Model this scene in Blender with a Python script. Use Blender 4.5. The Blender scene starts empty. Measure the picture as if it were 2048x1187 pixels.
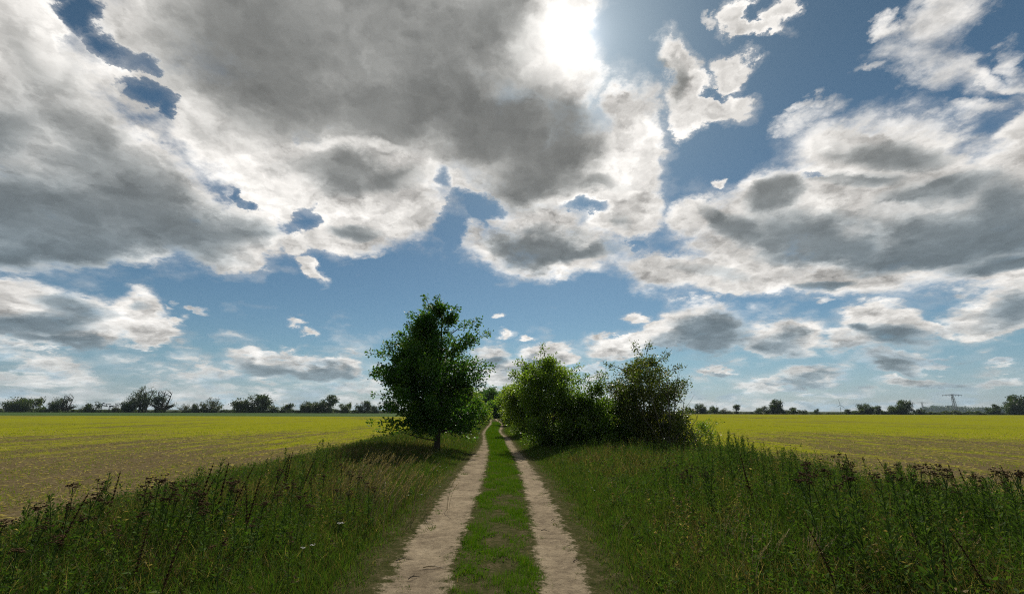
import bpy, math, random
import numpy as np
from mathutils import Vector, Matrix

# ------------------------------------------------------------------ camera
W_PX, H_PX, F_PX = 2048.0, 1187.0, 870.0        # size of the photograph, focal length in its pixels
EYE = Vector((0.0, 0.0, 1.8))
PITCH = math.radians(14.6)
scene = bpy.context.scene
cam_data = bpy.data.cameras.new("camera")
cam_data.sensor_width = 36.0
cam_data.lens = 36.0 * F_PX / W_PX
cam_data.clip_start = 0.05
cam_data.clip_end = 20000.0
cam = bpy.data.objects.new("camera", cam_data)
cam.location = EYE

C_FWD = Vector((0, math.cos(PITCH), math.sin(PITCH)))
C_UP = Vector((0, -math.sin(PITCH), math.cos(PITCH)))
C_RT = Vector((1, 0, 0))
ROLL = Matrix.Rotation(math.radians(-0.17), 3, C_FWD)    # the horizon drops a little to the right
C_UP, C_RT = ROLL @ C_UP, ROLL @ C_RT
cam.rotation_euler = Matrix((C_RT, C_UP, -C_FWD)).transposed().to_euler()
scene.collection.objects.link(cam)
scene.camera = cam


def ray(px, py):
    """unit direction in which the photograph shows its pixel (px, py)"""
    return (C_FWD + C_RT * ((px - W_PX / 2) / F_PX) - C_UP * ((py - H_PX / 2) / F_PX)).normalized()


# ------------------------------------------------------------------ sun
SUN_DIR = ray(1135, 78)
SUN_EL = math.asin(SUN_DIR.z)
SUN_AZ = math.atan2(SUN_DIR.x, SUN_DIR.y)       # clockwise from +Y
sun_data = bpy.data.lights.new("sun", 'SUN')
sun_data.energy = 4.3
sun_data.angle = math.radians(0.8)
sun_data.color = (1.0, 0.93, 0.82)
sun = bpy.data.objects.new("sun", sun_data)
sun.rotation_euler = SUN_DIR.to_track_quat('Z', 'Y').to_euler()
sun.location = SUN_DIR * 50
scene.collection.objects.link(sun)

scene.view_settings.view_transform = 'Standard'
scene.view_settings.look = 'None'
scene.view_settings.exposure = 0.0
scene.view_settings.gamma = 1.0
scene.cycles.max_bounces = 6
scene.cycles.transparent_max_bounces = 8
scene.cycles.use_adaptive_sampling = True
scene.cycles.adaptive_threshold = 0.01
scene.cycles.filter_width = 1.1
scene.cycles.use_denoising = False

# ------------------------------------------------------------------ sky: Nishita air with broken cumulus in front of it
world = bpy.data.worlds.new("World")
scene.world = world
world.use_nodes = True
world.cycles.sampling_method = 'MANUAL'
world.cycles.sample_map_resolution = 256
wt = world.node_tree
wt.nodes.clear()


class S:
    """one value or vector socket of a node tree, with arithmetic"""
    tree = wt

    def __init__(self, sock):
        self.s = sock

    @staticmethod
    def put(node, i, v):
        if isinstance(v, S):
            S.tree.links.new(v.s, node.inputs[i])
        elif isinstance(v, (int, float)):
            node.inputs[i].default_value = v
        else:
            node.inputs[i].default_value = tuple(v)

    @staticmethod
    def m(op, *a, clamp=False):
        n = S.tree.nodes.new('ShaderNodeMath')
        n.operation = op
        n.use_clamp = clamp
        for i, v in enumerate(a):
            S.put(n, i, v)
        return S(n.outputs[0])

    @staticmethod
    def v(op, *a, out=0):
        n = S.tree.nodes.new('ShaderNodeVectorMath')
        n.operation = op
        for i, x in enumerate(a):
            S.put(n, i, x)
        return S(n.outputs[out])

    def __add__(self, o): return S.m('ADD', self, o)
    def __radd__(self, o): return S.m('ADD', o, self)
    def __sub__(self, o): return S.m('SUBTRACT', self, o)
    def __rsub__(self, o): return S.m('SUBTRACT', o, self)
    def __mul__(self, o): return S.m('MULTIPLY', self, o)
    def __rmul__(self, o): return S.m('MULTIPLY', o, self)
    def __truediv__(self, o): return S.m('DIVIDE', self, o)
    def __pow__(self, o): return S.m('POWER', self, o)


def dot(a, b):
    return S.v('DOT_PRODUCT', a, b, out=1)


def vscale(a, k):
    n = S.tree.nodes.new('ShaderNodeVectorMath')
    n.operation = 'SCALE'
    S.put(n, 0, a)
    S.put(n, 3, k)
    return S(n.outputs[0])


def ss(x, lo, hi, a=0.0, b=1.0, mode='SMOOTHSTEP'):
    n = S.tree.nodes.new('ShaderNodeMapRange')
    n.interpolation_type = mode
    for i, v in enumerate((x, lo, hi, a, b)):
        S.put(n, i, v)
    return S(n.outputs[0])


def noise(vec, scale, detail=4.0, rough=0.55, color=False, lac=2.0):
    n = S.tree.nodes.new('ShaderNodeTexNoise')
    n.inputs['Scale'].default_value = scale
    n.inputs['Detail'].default_value = detail
    n.inputs['Roughness'].default_value = rough
    n.inputs['Lacunarity'].default_value = lac
    S.tree.links.new(vec.s, n.inputs['Vector'])
    return S(n.outputs['Color'] if color else n.outputs[0])


def puff(vec, scale, detail, rough):
    n = S.tree.nodes.new('ShaderNodeTexVoronoi')
    n.feature = 'F1'
    n.inputs['Scale'].default_value = scale
    n.inputs['Detail'].default_value = detail
    n.inputs['Roughness'].default_value = rough
    S.tree.links.new(vec.s, n.inputs['Vector'])
    return S(n.outputs['Distance'])


def mixc(f, a, b, mode='MIX'):
    n = S.tree.nodes.new('ShaderNodeMix')
    n.data_type = 'RGBA'
    n.blend_type = mode
    S.put(n, 0, f)
    for i, c in ((6, a), (7, b)):
        if isinstance(c, S):
            S.tree.links.new(c.s, n.inputs[i])
        else:
            n.inputs[i].default_value = (*c, 1.0)
    return S(n.outputs[2])


def comb(x, y, z):
    n = S.tree.nodes.new('ShaderNodeCombineXYZ')
    for i, v in enumerate((x, y, z)):
        S.put(n, i, v)
    return S(n.outputs[0])


def build_sky():
    tc = wt.nodes.new('ShaderNodeTexCoord')
    d = S.v('NORMALIZE', S(tc.outputs['Generated']))
    sep = wt.nodes.new('ShaderNodeSeparateXYZ')
    wt.links.new(d.s, sep.inputs[0])
    dz = S.m('MAXIMUM', S(sep.outputs[2]), 0.0)
    h = dz * 0.88 + 0.28                                    # clouds look smaller towards the horizon
    q = S.v('DIVIDE', d, comb(h, h, h))
    # ragged outlines: the directions are stirred before the cloud bodies are looked up
    w1 = S.v('SUBTRACT', noise(q, 2.6, 3.0, 0.5, color=True), (0.5, 0.5, 0.5))
    w2 = S.v('SUBTRACT', noise(q, 9.0, 7.0, 0.66, color=True), (0.5, 0.5, 0.5))
    dw = S.v('ADD', d, S.v('ADD', vscale(w1, h * 0.20), vscale(w2, h * 0.13)))
    dsoft = S.v('ADD', d, S.v('ADD', vscale(w1, h * 0.26), vscale(w2, h * 0.07)))

    def field(vec, blobs, start=-3.0, k=0.35, op='SMOOTH_MAX', small=False):
        f = None
        for b in blobs:
            cx, cy, rx, ry = b[:4]
            ang = math.radians(b[4]) if len(b) > 4 else 0.0
            wgt = b[5] if len(b) > 5 else 1.0
            if small:                                # small clouds: softer, more torn
                wgt = min(1.0, 0.42 + math.sqrt(rx * ry) / 75.0)
                shrink = 1.07 / math.sqrt(1.0 + 0.38 / wgt)
                if wgt < 1.0:
                    rx, ry = rx * shrink, ry * shrink
            c = ray(cx, cy)
            ux, uy = math.cos(ang) * rx, math.sin(ang) * rx
            vx, vy = -math.sin(ang) * ry, math.cos(ang) * ry
            e1 = (ray(cx + ux, cy + uy) - ray(cx - ux, cy - uy)) / 2
            e2 = (ray(cx + vx, cy + vy) - ray(cx - vx, cy - vy)) / 2
            e1 -= c * e1.dot(c)
            e2 -= c * e2.dot(c)
            g11, g12, g22 = e1.dot(e1), e1.dot(e2), e2.dot(e2)
            det = g11 * g22 - g12 * g12
            k1 = (e1 * g22 - e2 * g12) / det
            k2 = (e2 * g11 - e1 * g12) / det
            a = dot(vec, tuple(k1))
            bb = dot(vec, tuple(k2))
            r2 = S.m('MULTIPLY_ADD', a, a, bb * bb)
            t = S.m('MULTIPLY_ADD', r2, -wgt, wgt) if wgt != 1.0 else 1.0 - r2
            f = t if f is None else S.m(op, f, t, k)
        return f

    sdot = dot(d, tuple(SUN_DIR))
    front = ss(dot(d, tuple(C_FWD)), 0.30, 0.52)

    CLOUDS, HOLES, DARK, WISPS, LIT, BRIGHT = cloud_lists()
    F = field(dw, CLOUDS, small=True)
    Hh = field(dw, HOLES)
    G = field(dsoft, DARK, k=0.6)
    Wf = field(dw, WISPS)
    Bf = field(dsoft, BRIGHT, k=0.5)

    # billows
    qw = S.v('ADD', q, vscale(w2, 0.16))
    n1 = noise(q, 8.0, 8.0, 0.62)
    sun_q = vscale(S(_const((0.10, 0.0, 0.75))), 0.060)
    qs = S.v('ADD', qw, sun_q)

    def puffs(vec):
        return 0.95 - puff(vec, 6.0, 3.0, 0.50)
    p0 = puffs(qw)
    p1 = puffs(qs)
    nb = noise(q, 1.7, 5.0, 0.55)                    # scattered cumulus of the rest of the sky
    nm = noise(qw, 2.4, 3.0, 0.45)
    generic = (nb - 0.50) * 5.0
    # rows of far cloud just above the horizon
    x_ = S(sep.outputs[0])
    band_top = ss(x_, -0.75, 0.85, 0.125, 0.050, 'LINEAR')
    nband = noise(qw, 4.2, 4.0, 0.52)
    band = (band_top - dz) * 13.0 + (nband - 0.5) * 4.0 + 0.2
    band = S.m('MINIMUM', band, 1.0)

    F = S.m('MINIMUM', S.m('MAXIMUM', F, -1.5) * 1.25, 0.9)
    F = F - S.m('MAXIMUM', Hh + 0.6 + (n1 - 0.5) * 2.6 + (p0 - 0.5) * 1.2, 0.0) * 0.85
    view = F * front + (1.0 - front) * generic
    body = view + (n1 - 0.5) * 1.9 + (p0 - 0.5) * 0.6 + 0.42
    D = S.m('SMOOTH_MAX', body, band + (p0 - 0.5) * 1.6 + 0.15, 0.25)
    soft = ss(nm, 0.38, 0.62, 0.42, 1.0)
    alpha = ss(D, soft * -0.35, soft)
    wispD = Wf + (n1 - 0.5) * 4.2 + (nband - 0.5) * 2.0
    veil = ss(D + (nband - 0.5) * 1.6 + (n1 - 0.5) * 1.2, -1.10, 0.35) * 0.26 * front
    alpha = alpha + veil * (1.0 - alpha)
    walpha = ss(wispD, -0.2, 1.6, 0.0, 0.9) * front
    alpha = S.m('MAXIMUM', alpha, walpha)

    # light coming through: thin rims are bright, thick bodies and undersides are grey
    thick = ss(view + (nm - 0.5) * 1.3 + (p0 - 0.5) * 0.3, 0.0, 1.15)
    relief = p0 - p1
    dark = ss(G + (nm - 0.5) * 1.6 + (p0 - 0.5) * 0.4, -0.85, 0.85)
    bright = ss(Bf + (p0 - 0.5) * 0.8 + (nm - 0.5) * 0.8, -0.9, 0.8)
    dark = dark * (1.0 - bright * 0.75)
    dark = S.m('MAXIMUM', dark, thick * (1.0 - front) * 0.6)
    bandmask = ss(dz, 0.16, 0.06)
    banddark = ss(noise(S.v('ADD', qw, (0.0, 0.0, 0.05)), 4.6, 3.0, 0.5) - 0.5, -0.05, 0.16) * bandmask
    lum = 0.84 - thick * 0.30 + bright * 0.16 - relief * (0.66 - dark * 0.46)
    lum = S.m('MULTIPLY', lum, 1.0 - dark * 0.64)
    lum = lum * (1.0 - banddark * 0.30)
    lum = S.m('MAXIMUM', lum, 0.15)
    ang = S.m('ARCCOSINE', S.m('MINIMUM', sdot, 0.99999))
    near = S.m('EXPONENT', ang * -6.0)
    lit = ss(field(dw, LIT) + (n1 - 0.5) * 1.2, -0.8, 1.2)
    core = S.m('EXPONENT', S.m('POWER', ang / 0.050, 2.0) * -1.0)
    lum = lum * (1.0 + near * 0.5 * (1.0 - dark))
    lum = lum + lit * (0.10 + p0 * 1.0) * near + core * 0.50 * (1.0 - dark)
    haze = ss(dz, 0.14, 0.0) * 0.32
    warm = mixc(dark, (1.0, 0.965, 0.915), (0.97, 0.98, 0.94))
    bluish = S.m('MAXIMUM', dark * ss(dz, 0.55, 0.12), banddark)
    warm = mixc(bluish, warm, (0.66, 0.86, 1.0))
    ccol = S.v('MULTIPLY', warm, comb(lum, lum, lum))
    ccol = mixc(haze, ccol, (0.42, 0.52, 0.54))

    sky = wt.nodes.new('ShaderNodeTexSky')
    sky.sky_type = 'NISHITA'
    sky.sun_disc = False
    sky.sun_elevation = SUN_EL
    sky.sun_rotation = SUN_AZ
    sky.altitude = 0
    sky.air_density = 1.0
    sky.dust_density = 0.4
    sky.ozone_density = 2.0
    STR = 0.10
    air = S(sky.outputs[0])
    # keep the deep blue high up and the pale turquoise low down
    tint = mixc(ss(dz, 0.02, 0.62, 0, 1, 'LINEAR'), (0.40, 0.54, 0.59), (0.33, 0.455, 0.455))
    tint = mixc(ss(dz, 0.11, 0.0, 0, 1, 'LINEAR'), tint, (0.40, 0.49, 0.66))
    air = S.v('MULTIPLY', air, tint)
    glow = S.m('EXPONENT', ang * -9.0) * 4.5 + core * 6.0
    air = S.v('ADD', air, S.v('MULTIPLY', comb(glow, glow, glow), (0.96, 0.98, 1.06)))
    col = mixc(alpha, air, vscale(ccol, 1.0 / STR))
    bg = wt.nodes.new('ShaderNodeBackground')
    wt.links.new(col.s, bg.inputs[0])
    bg.inputs[1].default_value = STR
    out = wt.nodes.new('ShaderNodeOutputWorld')
    wt.links.new(bg.outputs[0], out.inputs[0])


def _const(v):
    n = wt.nodes.new('ShaderNodeCombineXYZ')
    for i in range(3):
        n.inputs[i].default_value = v[i]
    return n.outputs[0]


def cloud_lists():
    clouds = [
        # great cloud on the left
        (-60, 130, 210, 260), (90, 260, 200, 160, 35), (30, 420, 380, 130), (270, 380, 210, 120, 32), (420, 465, 165, 72, 12),
        (180, 475, 330, 60), (60, 60, 60, 110, -20),
        # great cloud overhead
        (620, 80, 440, 250), (900, 140, 220, 230), (400, 60, 230, 110, 10), (480, 240, 150, 130, 35), (560, 340, 130, 110, 30),
        (1040, 300, 230, 125, 18), (760, 330, 260, 100), (1090, 150, 90, 95, 60), (1110, 50, 90, 62), (1150, 190, 60, 55, 40), (1010, 30, 60, 50),
        (1265, 290, 66, 110), (1255, 225, 45, 45), (1275, 380, 60, 60), (1140, 375, 190, 45),
        # lobes under it
        (735, 385, 175, 85), (700, 465, 110, 46), (810, 440, 95, 50), (940, 385, 60, 22, 15),
        (575, 497, 36, 34), (618, 545, 36, 15, 40),
        # cumulus in the middle
        (1090, 498, 175, 48), (1070, 445, 80, 42), (1235, 440, 72, 46), (950, 472, 26, 30), (1000, 445, 28, 22),
        # small ones on the upper right
        (1350, 125, 42, 44), (1372, 180, 48, 40, 45), (1452, 148, 42, 34), (1410, 212, 82, 30, 5), (1368, 240, 26, 32),
        (1462, 38, 30, 36), (1496, 66, 58, 22, 12), (1543, 42, 30, 30),
        # great cloud on the right
        (1390, 440, 78, 48), (1480, 470, 150, 78), (1570, 395, 110, 50, -20), (1740, 295, 155, 72, -8), (1730, 400, 230, 110, -10), (1950, 440, 300, 125, -20),
        (2080, 350, 170, 130, -20), (1330, 548, 90, 42), (1470, 540, 170, 44), (1750, 525, 330, 62), (1985, 530, 200, 55),
        (2030, 612, 165, 44, -14), (1453, 362, 12, 14),
        # lower right
        (1405, 652, 92, 48, 8), (1350, 662, 110, 36, -12), (1250, 690, 90, 20, -6), (1265, 636, 22, 16), (1560, 668, 76, 42), (1765, 652, 92, 42, 8), (1720, 680, 80, 26), (1840, 655, 70, 18, 8),
        (1782, 724, 72, 24, 4), (1858, 726, 45, 10), (1432, 735, 40, 13), (1612, 748, 92, 20), (1540, 762, 80, 16), (1850, 762, 110, 14), (2010, 718, 42, 13), (2000, 765, 60, 12),
        # lower left
        (30, 610, 120, 52, 12), (120, 640, 150, 48), (270, 625, 58, 46), (110, 668, 200, 28), (300, 662, 74, 22), (345, 642, 32, 8),
        (400, 622, 26, 9, 15), (590, 649, 26, 9), (608, 667, 16, 7), (555, 722, 100, 26), (650, 738, 80, 24), (705, 745, 38, 24),
        # between the trees
        (1012, 668, 18, 12), (1056, 677, 16, 9), (985, 629, 12, 7), (985, 712, 42, 28), (1090, 714, 56, 24), (1040, 745, 110, 26), (1185, 738, 40, 18),
    ]
    holes = [
        (150, 25, 50, 50, 30, 1.9), (205, 85, 68, 32, 32, 1.9), (275, 115, 58, 24, 15, 1.8), (300, 185, 72, 38, 25, 1.9), (335, 220, 36, 28, 60, 1.7),
        (458, 372, 14, 34, -15, 1.2), (484, 402, 24, 10, 30, 1.2), (600, 430, 34, 44, 0, 1.7),
        (896, 380, 24, 26, 0, 1.3), (975, 418, 64, 28, 10, 1.9), (1175, 412, 60, 20, 5, 1.8), (905, 478, 26, 56, 10, 1.8),
        (1625, 355, 26, 7, -20), (1258, 495, 28, 12, 0, 1.3), (1412, 178, 22, 10), (1500, 36, 16, 18),
    ]
    dark = [
        (60, 420, 340, 100, 12), (310, 420, 200, 85, 30), (380, 450, 180, 60, 12), (50, 150, 130, 90, 30, 0.35), (150, 260, 150, 50, 25, 0.45), (180, 330, 130, 60, 10, 0.8), (100, 490, 380, 38), (480, 465, 70, 22), (-40, 250, 160, 90),
        (620, 110, 330, 170), (850, 130, 210, 170), (480, 60, 130, 70), (1000, 270, 190, 110, 20), (1080, 330, 110, 70), (1130, 255, 60, 34), (760, 215, 260, 90),
        (960, 60, 80, 80), (680, 345, 130, 42, 8), (800, 365, 70, 30), (700, 460, 66, 20), (1190, 360, 70, 15, 0, 0.7),
        (1080, 490, 92, 34), (1150, 502, 90, 18), (1030, 495, 60, 22), (1235, 445, 22, 20, 0, 0.6),
        (1320, 150, 10, 16, 0, 0.7), (1345, 170, 16, 34, 0, 0.7),
        (1490, 470, 80, 30, 12), (1560, 405, 50, 30, -35), (1430, 440, 24, 40, -30, 0.9), (1600, 470, 130, 42), (1760, 310, 100, 42, 6), (1700, 480, 130, 36, 8), (1860, 400, 150, 40, -18), (1700, 370, 80, 22),
        (1930, 480, 220, 50, -6), (2040, 440, 120, 80), (1850, 520, 150, 28), (1640, 560, 60, 14), (2020, 540, 120, 26, -10), (1420, 540, 70, 12, 0, 0.7),
        (1410, 668, 92, 38, 4), (1350, 690, 90, 20), (1560, 680, 55, 30), (1790, 672, 72, 24, 6), (1730, 660, 26, 12), (1790, 735, 44, 12), (2030, 618, 110, 26, -12, 0.6), (1620, 760, 60, 10), (1440, 740, 22, 6),
        (50, 650, 150, 28), (130, 682, 170, 12, 3), (150, 625, 70, 22, 10, 0.7), (270, 605, 22, 12), (540, 732, 75, 18), (640, 745, 70, 16), (700, 750, 20, 16),
        (985, 725, 30, 12), (1090, 725, 30, 10),
    ]
    wisps = [
        (1870, 50, 90, 70, -40), (1850, 130, 120, 60, 15), (1960, 150, 110, 26, 20), (2020, 120, 40, 46), (1760, 40, 34, 22, -20), (1920, 225, 70, 24, 0), (1650, 190, 60, 14, -18),
        (1600, 250, 40, 34, 20), (1750, 130, 30, 14), (1840, 20, 60, 40), (1640, 600, 22, 12), (1440, 592, 30, 8), (1600, 690, 50, 24), (420, 245, 70, 40, 20), (40, 525, 110, 12), (240, 530, 120, 10), (450, 535, 90, 8),
        (1640, 225, 90, 30, -30), (1420, 25, 20, 12), (250, 185, 20, 14), (740, 515, 30, 8), (370, 600, 14, 8), (345, 610, 12, 8),
    ]
    lit = [(1140, 72, 62, 52), (1105, 10, 42, 50), (1085, 92, 62, 34, -20), (1132, 170, 82, 52, 50)]
    bright = [
        (215, 125, 30, 80, -42), (290, 285, 75, 18, 30), (420, 345, 85, 20, 40), (525, 425, 66, 20, 40), (565, 470, 35, 26), (495, 330, 60, 110, -15), (400, 205, 100, 36, 25),
        (600, 292, 110, 18, 4), (735, 292, 80, 14, 3), (850, 365, 40, 34), (830, 445, 66, 24), (635, 460, 28, 40), (700, 508, 100, 12), (90, 60, 60, 90, -15),
        (1150, 402, 90, 16), (1250, 320, 54, 100), (1012, 440, 26, 15), (950, 520, 40, 14), (1225, 428, 66, 24), (1090, 540, 130, 10),
        (1490, 375, 100, 20, -25), (1350, 425, 42, 40), (1680, 352, 130, 12, 3), (1680, 255, 80, 24, -38), (1890, 335, 140, 14, -30), (1400, 545, 140, 34), (1620, 583, 130, 12), (1770, 440, 60, 12, 10), (1980, 270, 60, 30, -40),
        (1400, 612, 60, 16), (1290, 672, 60, 14, -25), (1555, 638, 62, 12), (1760, 618, 76, 14), (1855, 652, 50, 14), (100, 585, 130, 14, 12), (295, 615, 50, 40), (200, 655, 90, 14), (510, 706, 60, 10), (640, 722, 70, 8),
    ]
    return clouds, holes, dark, wisps, lit, bright


build_sky()

# ------------------------------------------------------------------ helpers
rng = np.random.default_rng(7)
COL = scene.collection


def ground_at(px, py, z=0.0):
    """point of the level z that the photograph shows at pixel (px, py)"""
    r = ray(px, py)
    t = (z - EYE.z) / r.z
    return EYE + r * t


def at_depth(px, py, depth):
    r = ray(px, py)
    return EYE + r * (depth / r.dot(C_FWD))


def stand(px, depth):
    """point on the ground in the column px at the camera depth `depth`"""
    lo, hi = 790.0, 1500.0
    for _ in range(40):
        mid = (lo + hi) / 2
        r = ray(px, mid)
        if r.z >= -1e-5 or (EYE.z / -r.z) * r.dot(C_FWD) > depth:
            lo = mid
        else:
            hi = mid
    p = ground_at(px, hi)
    return Vector((p.x, p.y, 0.0)), hi


LANDMARKS = [(-10, 'the left picture edge'), (120, 'the small half-bare tree'), (290, 'the tallest open-crowned tree'), (422, 'the domed open tree'), (512, 'the large dense domed tree'), (645, 'the wide dense tree'), (735, 'the round blue-dark tree'),
             (873, 'the lone tree'), (1300, 'the hawthorn'), (1402, 'the first small round horizon tree'), (1474, 'the small pointed horizon tree'), (1555, 'the big round horizon tree'), (1634, 'the small dark horizon bushes'),
             (1683, 'the wind turbine'), (1734, 'the rounded horizon tree'), (1812, 'the flat-topped tree'), (1913, 'the larger pylon'), (1990, 'the bent-topped tree'), (2060, 'the right picture edge')]


def under(px):
    """what stands above this column of the photograph"""
    return min(LANDMARKS, key=lambda q: abs(q[0] - px))[1]


def tag(o, label=None, cat=None, group=None, kind=None):
    for k, v in (("label", label), ("category", cat), ("group", group), ("kind", kind)):
        if v:
            o[k] = v
    return o


def empty(name, loc, rz=0.0, scale=1.0):
    o = bpy.data.objects.new(name, None)
    o.empty_display_size = 0.2
    o.location = loc
    o.rotation_euler = (0, 0, rz)
    o.scale = (scale,) * 3 if isinstance(scale, (int, float)) else scale
    COL.objects.link(o)
    return o


def mesh_np(name, verts, faces4=None, faces3=None, tone=None, smooth=False, mats=(), parent=None, link=True):
    """one mesh object out of numpy arrays; tone is a number per vertex that materials read"""
    me = bpy.data.meshes.new(name)
    verts = np.ascontiguousarray(verts, dtype=np.float32)
    me.vertices.add(len(verts))
    me.vertices.foreach_set("co", verts.ravel())
    n4 = 0 if faces4 is None else len(faces4)
    n3 = 0 if faces3 is None else len(faces3)
    idx = []
    if n4:
        idx.append(np.asarray(faces4, dtype=np.int32).ravel())
    if n3:
        idx.append(np.asarray(faces3, dtype=np.int32).ravel())
    idx = np.concatenate(idx)
    me.loops.add(len(idx))
    me.loops.foreach_set("vertex_index", idx)
    me.polygons.add(n4 + n3)
    starts = np.concatenate([np.arange(n4) * 4, n4 * 4 + np.arange(n3) * 3]).astype(np.int32)
    me.polygons.foreach_set("loop_start", starts)
    if smooth:
        me.polygons.foreach_set("use_smooth", np.ones(n4 + n3, dtype=bool))
    me.update(calc_edges=True)
    if tone is not None:
        a = me.attributes.new("tone", 'FLOAT', 'POINT')
        a.data.foreach_set("value", np.asarray(tone, dtype=np.float32))
    for m in mats:
        me.materials.append(m)
    o = bpy.data.objects.new(name, me)
    if link:
        COL.objects.link(o)
    if parent is not None:
        o.parent = parent
    return o


def unit(a):
    return a / np.maximum(np.linalg.norm(a, axis=-1, keepdims=True), 1e-9)


class Soup:
    """collects leaves, blades and tubes as numpy blocks"""

    def __init__(self):
        self.v, self.f, self.t, self.n = [], [], [], 0

    def add(self, verts, quads, tone):
        self.v.append(verts.reshape(-1, 3))
        self.f.append(np.asarray(quads).reshape(-1, 4) + self.n)
        self.t.append(np.broadcast_to(tone, (len(self.v[-1]),)).astype(np.float32))
        self.n += len(self.v[-1])

    def kites(self, p, d, size, width, tone, fold=0.25):
        """leaves: base p, direction d, length size, width, tone per leaf"""
        n = len(p)
        d = unit(d)
        r = unit(np.cross(d, rng.normal(size=(n, 3))))
        u = np.cross(r, d)
        L = np.broadcast_to(size, (n,))[:, None]
        Wd = np.broadcast_to(width, (n,))[:, None]
        mid = p + d * L * 0.5
        v = np.stack([p, mid + r * Wd * 0.5 + u * Wd * fold, p + d * L - u * L * 0.08, mid - r * Wd * 0.5 + u * Wd * fold], 1)
        q = np.arange(n * 4).reshape(n, 4)
        self.add(v, q, np.repeat(np.broadcast_to(tone, (n,)), 4))

    def blades(self, p, h, w, lean, tone, droop=0.5, segs=2):
        """grass blades: base p, height h, lean vector (n,2)"""
        n = len(p)
        ang = rng.uniform(0, 2 * np.pi, n)
        side = np.stack([np.cos(ang), np.sin(ang), np.zeros(n)], 1)
        h = np.broadcast_to(h, (n,))
        w = np.broadcast_to(w, (n,))
        rows = []
        for k in range(segs + 1):
            t = k / segs
            c = p.copy()
            c[:, 2] += h * (t - droop * 0.35 * t * t * t)
            c[:, :2] += lean * (t ** 1.8)[None] if False else lean * (t ** 1.8)
            ww = (w * (1 - t ** 1.5) * 0.5 + 0.0004)[:, None]
            rows.append(c - side * ww)
            rows.append(c + side * ww)
        v = np.stack(rows, 1)                       # n, 2(segs+1), 3
        base = np.arange(n)[:, None] * (2 * (segs + 1))
        qs = [base + np.array([[2 * k, 2 * k + 1, 2 * k + 3, 2 * k + 2]]) for k in range(segs)]
        self.add(v, np.concatenate(qs, 0), np.repeat(np.broadcast_to(tone, (n,)), 2 * (segs + 1)))

    def tube(self, pts, radii, tone=0.5, sides=6):
        pts = np.asarray(pts, dtype=float)
        n = len(pts)
        rad = np.broadcast_to(radii, (n,))
        tang = np.gradient(pts, axis=0)
        tang = unit(tang)
        ref = np.array([0.3, 0.2, 1.0]) if abs(tang[0, 2]) < 0.8 else np.array([1.0, 0.3, 0.1])
        a = unit(np.cross(tang, ref))
        b = np.cross(tang, a)
        th = np.linspace(0, 2 * np.pi, sides, endpoint=False)
        v = pts[:, None] + rad[:, None, None] * (np.cos(th)[None, :, None] * a[:, None] + np.sin(th)[None, :, None] * b[:, None])
        q = []
        for i in range(n - 1):
            for j in range(sides):
                j2 = (j + 1) % sides
                q.append((i * sides + j, i * sides + j2, (i + 1) * sides + j2, (i + 1) * sides + j))
        self.add(v, np.array(q), tone)

    def build(self, name, mat, parent=None, smooth=False, link=True):
        return mesh_np(name, np.concatenate(self.v), np.concatenate(self.f), tone=np.concatenate(self.t), mats=(mat,), parent=parent, smooth=smooth, link=link)


# ------------------------------------------------------------------ materials
def new_mat(name):
    m = bpy.data.materials.new(name)
    m.use_nodes = True
    m.node_tree.nodes.clear()
    S.tree = m.node_tree
    return m


def ramp(fac, stops, interp='LINEAR'):
    n = S.tree.nodes.new('ShaderNodeValToRGB')
    n.color_ramp.interpolation = interp
    e = n.color_ramp.elements
    while len(e) < len(stops):
        e.new(0.5)
    for i, (p, c) in enumerate(stops):
        e[i].position = p
        e[i].color = (*c, 1.0)
    S.tree.links.new(fac.s, n.inputs[0])
    return S(n.outputs[0])


def attr(name):
    n = S.tree.nodes.new('ShaderNodeAttribute')
    n.attribute_name = name
    return S(n.outputs['Fac'])


def position():
    g = S.tree.nodes.new('ShaderNodeNewGeometry')
    return S(g.outputs['Position'])


def finish(col, rough=0.8, bump=None, bdist=0.01, bstr=0.6, spec=0.3, translucent=0.0, tcol=None):
    t = S.tree
    b = t.nodes.new('ShaderNodeBsdfPrincipled')
    b.inputs['Roughness'].default_value = rough
    b.inputs['Specular IOR Level'].default_value = spec
    if isinstance(col, S):
        t.links.new(col.s, b.inputs['Base Color'])
    else:
        b.inputs['Base Color'].default_value = (*col, 1)
    if bump is not None:
        bn = t.nodes.new('ShaderNodeBump')
        bn.inputs['Strength'].default_value = bstr
        bn.inputs['Distance'].default_value = bdist
        t.links.new(bump.s, bn.inputs['Height'])
        t.links.new(bn.outputs[0], b.inputs['Normal'])
    last = b.outputs[0]
    if translucent:
        tr = t.nodes.new('ShaderNodeBsdfTranslucent')
        t.links.new((tcol or col).s, tr.inputs[0])
        mx = t.nodes.new('ShaderNodeMixShader')
        mx.inputs[0].default_value = translucent
        t.links.new(last, mx.inputs[1])
        t.links.new(tr.outputs[0], mx.inputs[2])
        last = mx.outputs[0]
    o = t.nodes.new('ShaderNodeOutputMaterial')
    t.links.new(last, o.inputs[0])


def leaf_mat(name, stops, back=2.2, translucent=0.35, rough=0.45, spec=0.35, warm=(1.15, 1.25, 0.45)):
    """leaf or blade: colour by the tone of each leaf, light shining through"""
    m = new_mat(name)
    c = ramp(attr("tone"), stops)
    tc = S.v('MULTIPLY', c, (back * warm[0], back * warm[1], back * warm[2]))
    finish(c, rough=rough, spec=spec, translucent=translucent, tcol=tc)
    return m


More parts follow.
